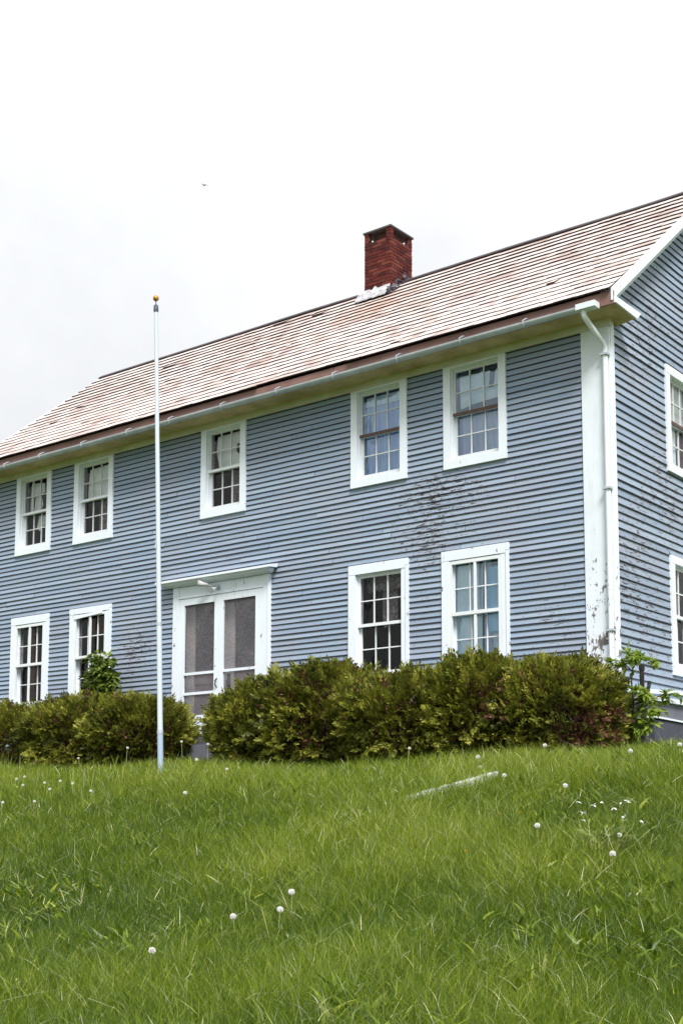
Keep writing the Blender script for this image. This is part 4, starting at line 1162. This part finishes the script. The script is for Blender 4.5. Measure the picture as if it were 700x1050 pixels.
for (x, y, h, kind, label, grp) in DANDELIONS:
    z = gz(x, y)
    if kind not in protos:
        o = dandelion((x, y, z), .2 if kind != 'yellow' else .14, kind == 'yellow', 31, .018 if kind == 'small' else .023)
        protos[kind] = o
    else: o = copy_tree(protos[kind])
    o.location = (x, y, z - ((.2 if kind != 'yellow' else .14) - h)); o.rotation_euler = (random.uniform(-.1, .1), random.uniform(-.1, .1), random.uniform(0, 6.28))
    tag(o, label, 'dandelion', grp)

def weed(loc, seed, label):
    r = np.random.default_rng(seed); root = empty('weed_plant', loc); tag(root, label, 'weed')
    m = MB(); st = MB()
    for k in range(70):
        an = r.uniform(0, 6.28); l = r.uniform(.16, .52); d = Vector((math.cos(an), math.sin(an), r.uniform(.5, 1.6)))
        b = Vector((r.normal() * .14, r.normal() * .11, .02)); p = b + d.normalized() * l * .5
        st.tube([b, p], .003, 5); leaf_quads(m, p, d + Vector((r.normal() * .5, r.normal() * .5, -.4)), r.uniform(.06, .12), r.uniform(.02, .04), r); leaf_quads(m, b.lerp(p, .6), Vector((r.normal(), r.normal(), .2)), r.uniform(.05, .1), r.uniform(.018, .035), r)
    m.build('leaves', LEAFD, root, loc=(0, 0, 0), recalc=False); st.build('stems', STEM, root, loc=(0, 0, 0))
    for k in range(12):
        m = MB(); p = Vector((r.normal() * .17, r.normal() * .13, r.uniform(.24, .46)))
        for q in range(4): leaf_quads(m, p, Vector((r.normal(), r.normal(), r.normal() * .5)), .032, .014, r)
        m.build('pale_tip', PUFF, root, loc=(0, 0, 0), recalc=False)
weed((2.79, -5.92, gz(2.79, -5.92)), 41, 'dark broad leaved weed clump with pale tips on the right of the lawn')

bA, bB = Vector((-0.345, -4.364, 0)), Vector((0.041, -3.186, 0))
bA.z, bB.z = gz(bA.x, bA.y), gz(bB.x, bB.y)
mb = MB(); nb = 14; dv = (bB - bA).normalized(); pv = Vector((-dv.y, dv.x, 0)).normalized()
def bp(k, s, h):
    q = bA.lerp(bB, k / nb) + pv * (.045 * s + mn.noise((k * .8, s, 2)) * .012)
    q.z = gz(q.x, q.y) + h + mn.noise((k * .9, 3, 1)) * .015; return q - bA
for k in range(nb):
    mb.hexa([bp(k, -1, -.03), bp(k + .97, -1, -.03), bp(k + .97, 1, -.03), bp(k, 1, -.03), bp(k, -1, .04 + .003 * k), bp(k + .97, -1, .043 + .003 * k), bp(k + .97, 1, .043 + .003 * k), bp(k, 1, .04 + .003 * k)])
o = mb.build('weathered_board', trim_mat('board_paint', (.82, .85, .87), chips=.5), loc=bA)
tag(o, 'weathered white board lying half buried in the lawn before the hedge', 'board')

# a bird high over the roof
BIRD = simple('dark_plumage', (.02, .02, .022), (.035, .032, .03), 8, .7)
b = MB()
b.sphere((0, 0, 0), (.055, .15, .05), 12, 8); b.sphere((0, .16, .02), (.035, .05, .035), 10, 6); b.tube([(0, .2, .02), (0, .24, .012)], [.012, .002], 6)
for s in (-1, 1):
    b.hexa([(s * .03, -.06, .02), (s * .03, .09, .02), (s * .2, .07, .10), (s * .2, -.05, .10), (s * .03, -.06, .035), (s * .03, .09, .035), (s * .2, .07, .108), (s * .2, -.05, .108)])
    b.hexa([(s * .2, -.05, .10), (s * .2, .07, .10), (s * .42, -.04, .06), (s * .42, -.07, .06), (s * .2, -.05, .108), (s * .2, .07, .108), (s * .42, -.04, .064), (s * .42, -.07, .064)])
b.hexa([(-.03, -.12, 0), (.03, -.12, 0), (.06, -.28, 0), (-.06, -.28, 0), (-.03, -.12, .015), (.03, -.12, .015), (.06, -.28, .006), (-.06, -.28, .006)])
o = b.build('bird', BIRD, loc=(-66.2, 59.1, 54.5)); o.rotation_euler = (0, 0, R(70)); o.scale = (.75, .75, .75)
tag(o, 'tiny dark bird flying high in the white sky above the roof', 'bird')

# ------------------------------------------------------------------ light
SUN_EL, SUN_AZ = R(50), math.atan2(.74, -.62)      # direction towards the sun: x=.74, y=-.62
sdir = Vector((math.sin(SUN_AZ) * math.cos(SUN_EL), math.cos(SUN_AZ) * math.cos(SUN_EL), math.sin(SUN_EL)))
w = bpy.data.worlds.new('World'); SC.world = w; w.use_nodes = True
nt = w.node_tree; nt.nodes.clear()
out = nt.nodes.new('ShaderNodeOutputWorld'); bg = nt.nodes.new('ShaderNodeBackground')
sky = nt.nodes.new('ShaderNodeTexSky'); sky.sky_type = 'NISHITA'; sky.sun_disc = False
sky.sun_elevation = SUN_EL; sky.sun_rotation = SUN_AZ; sky.dust_density = 3.0; sky.air_density = 1.0
hs = nt.nodes.new('ShaderNodeHueSaturation'); hs.inputs['Saturation'].default_value = .35; nt.links.new(sky.outputs[0], hs.inputs['Color'])
tc = nt.nodes.new('ShaderNodeTexCoord'); nz = nt.nodes.new('ShaderNodeTexNoise'); nz.inputs['Scale'].default_value = 2.2; nz.inputs['Detail'].default_value = 5
nt.links.new(tc.outputs['Generated'], nz.inputs['Vector'])
nz.inputs['Scale'].default_value = 2.6; nz.inputs['Roughness'].default_value = .62
cr = nt.nodes.new('ShaderNodeValToRGB')
cr.color_ramp.elements[0].position = .34; cr.color_ramp.elements[0].color = (6.5, 6.62, 6.78, 1)
cr.color_ramp.elements[1].position = .62; cr.color_ramp.elements[1].color = (7.9, 8.0, 8.15, 1)
nt.links.new(nz.outputs['Fac'], cr.inputs[0])
sp = nt.nodes.new('ShaderNodeSeparateXYZ'); nt.links.new(tc.outputs['Generated'], sp.inputs[0])
mr = nt.nodes.new('ShaderNodeMapRange'); mr.inputs['From Min'].default_value = 0; mr.inputs['From Max'].default_value = 1
mr.inputs['To Min'].default_value = .60; mr.inputs['To Max'].default_value = 1.08; nt.links.new(sp.outputs['Z'], mr.inputs['Value'])
ml = nt.nodes.new('ShaderNodeMix'); ml.data_type = 'RGBA'; ml.blend_type = 'MULTIPLY'; ml.inputs[0].default_value = 1
nt.links.new(cr.outputs[0], ml.inputs[6]); nt.links.new(mr.outputs[0], ml.inputs[7])
mx = nt.nodes.new('ShaderNodeMix'); mx.data_type = 'RGBA'; mx.inputs[0].default_value = .9
nt.links.new(hs.outputs[0], mx.inputs[6]); nt.links.new(ml.outputs[2], mx.inputs[7]); nt.links.new(mx.outputs[2], bg.inputs['Color'])
bg.inputs['Strength'].default_value = .13
nt.links.new(bg.outputs[0], out.inputs['Surface'])
sl = bpy.data.lights.new('sun', 'SUN'); sl.energy = 3.3; sl.angle = R(18); sl.color = (1, .96, .9)
so = bpy.data.objects.new('sun', sl); COL.objects.link(so); so.rotation_euler = sdir.to_track_quat('Z', 'Y').to_euler(); so.location = (10, -10, 30)

# ------------------------------------------------------------------ camera
cd = bpy.data.cameras.new('camera'); cam = bpy.data.objects.new('camera', cd); COL.objects.link(cam)
f = Vector((-math.sin(YAW) * math.cos(PITCH), math.cos(YAW) * math.cos(PITCH), math.sin(PITCH)))
r = Vector((math.cos(YAW), math.sin(YAW), 0)); u = r.cross(f)
r2 = r * math.cos(ROLL) + u * math.sin(ROLL); u2 = u * math.cos(ROLL) - r * math.sin(ROLL)
M3 = Matrix((r2, u2, -f)).transposed()
cam.matrix_world = Matrix.Translation(CAM) @ M3.to_4x4()
cd.sensor_fit = 'VERTICAL'; cd.sensor_height = 36; cd.lens = 36 * 1315.41 / 1050; cd.shift_y = (695.374 - 525) / 1050
cd.clip_end = 2000; cd.clip_start = .1
SC.camera = cam
vs = SC.view_settings; vs.view_transform = 'Standard'; vs.look = 'None'; vs.exposure = .5; vs.gamma = 1
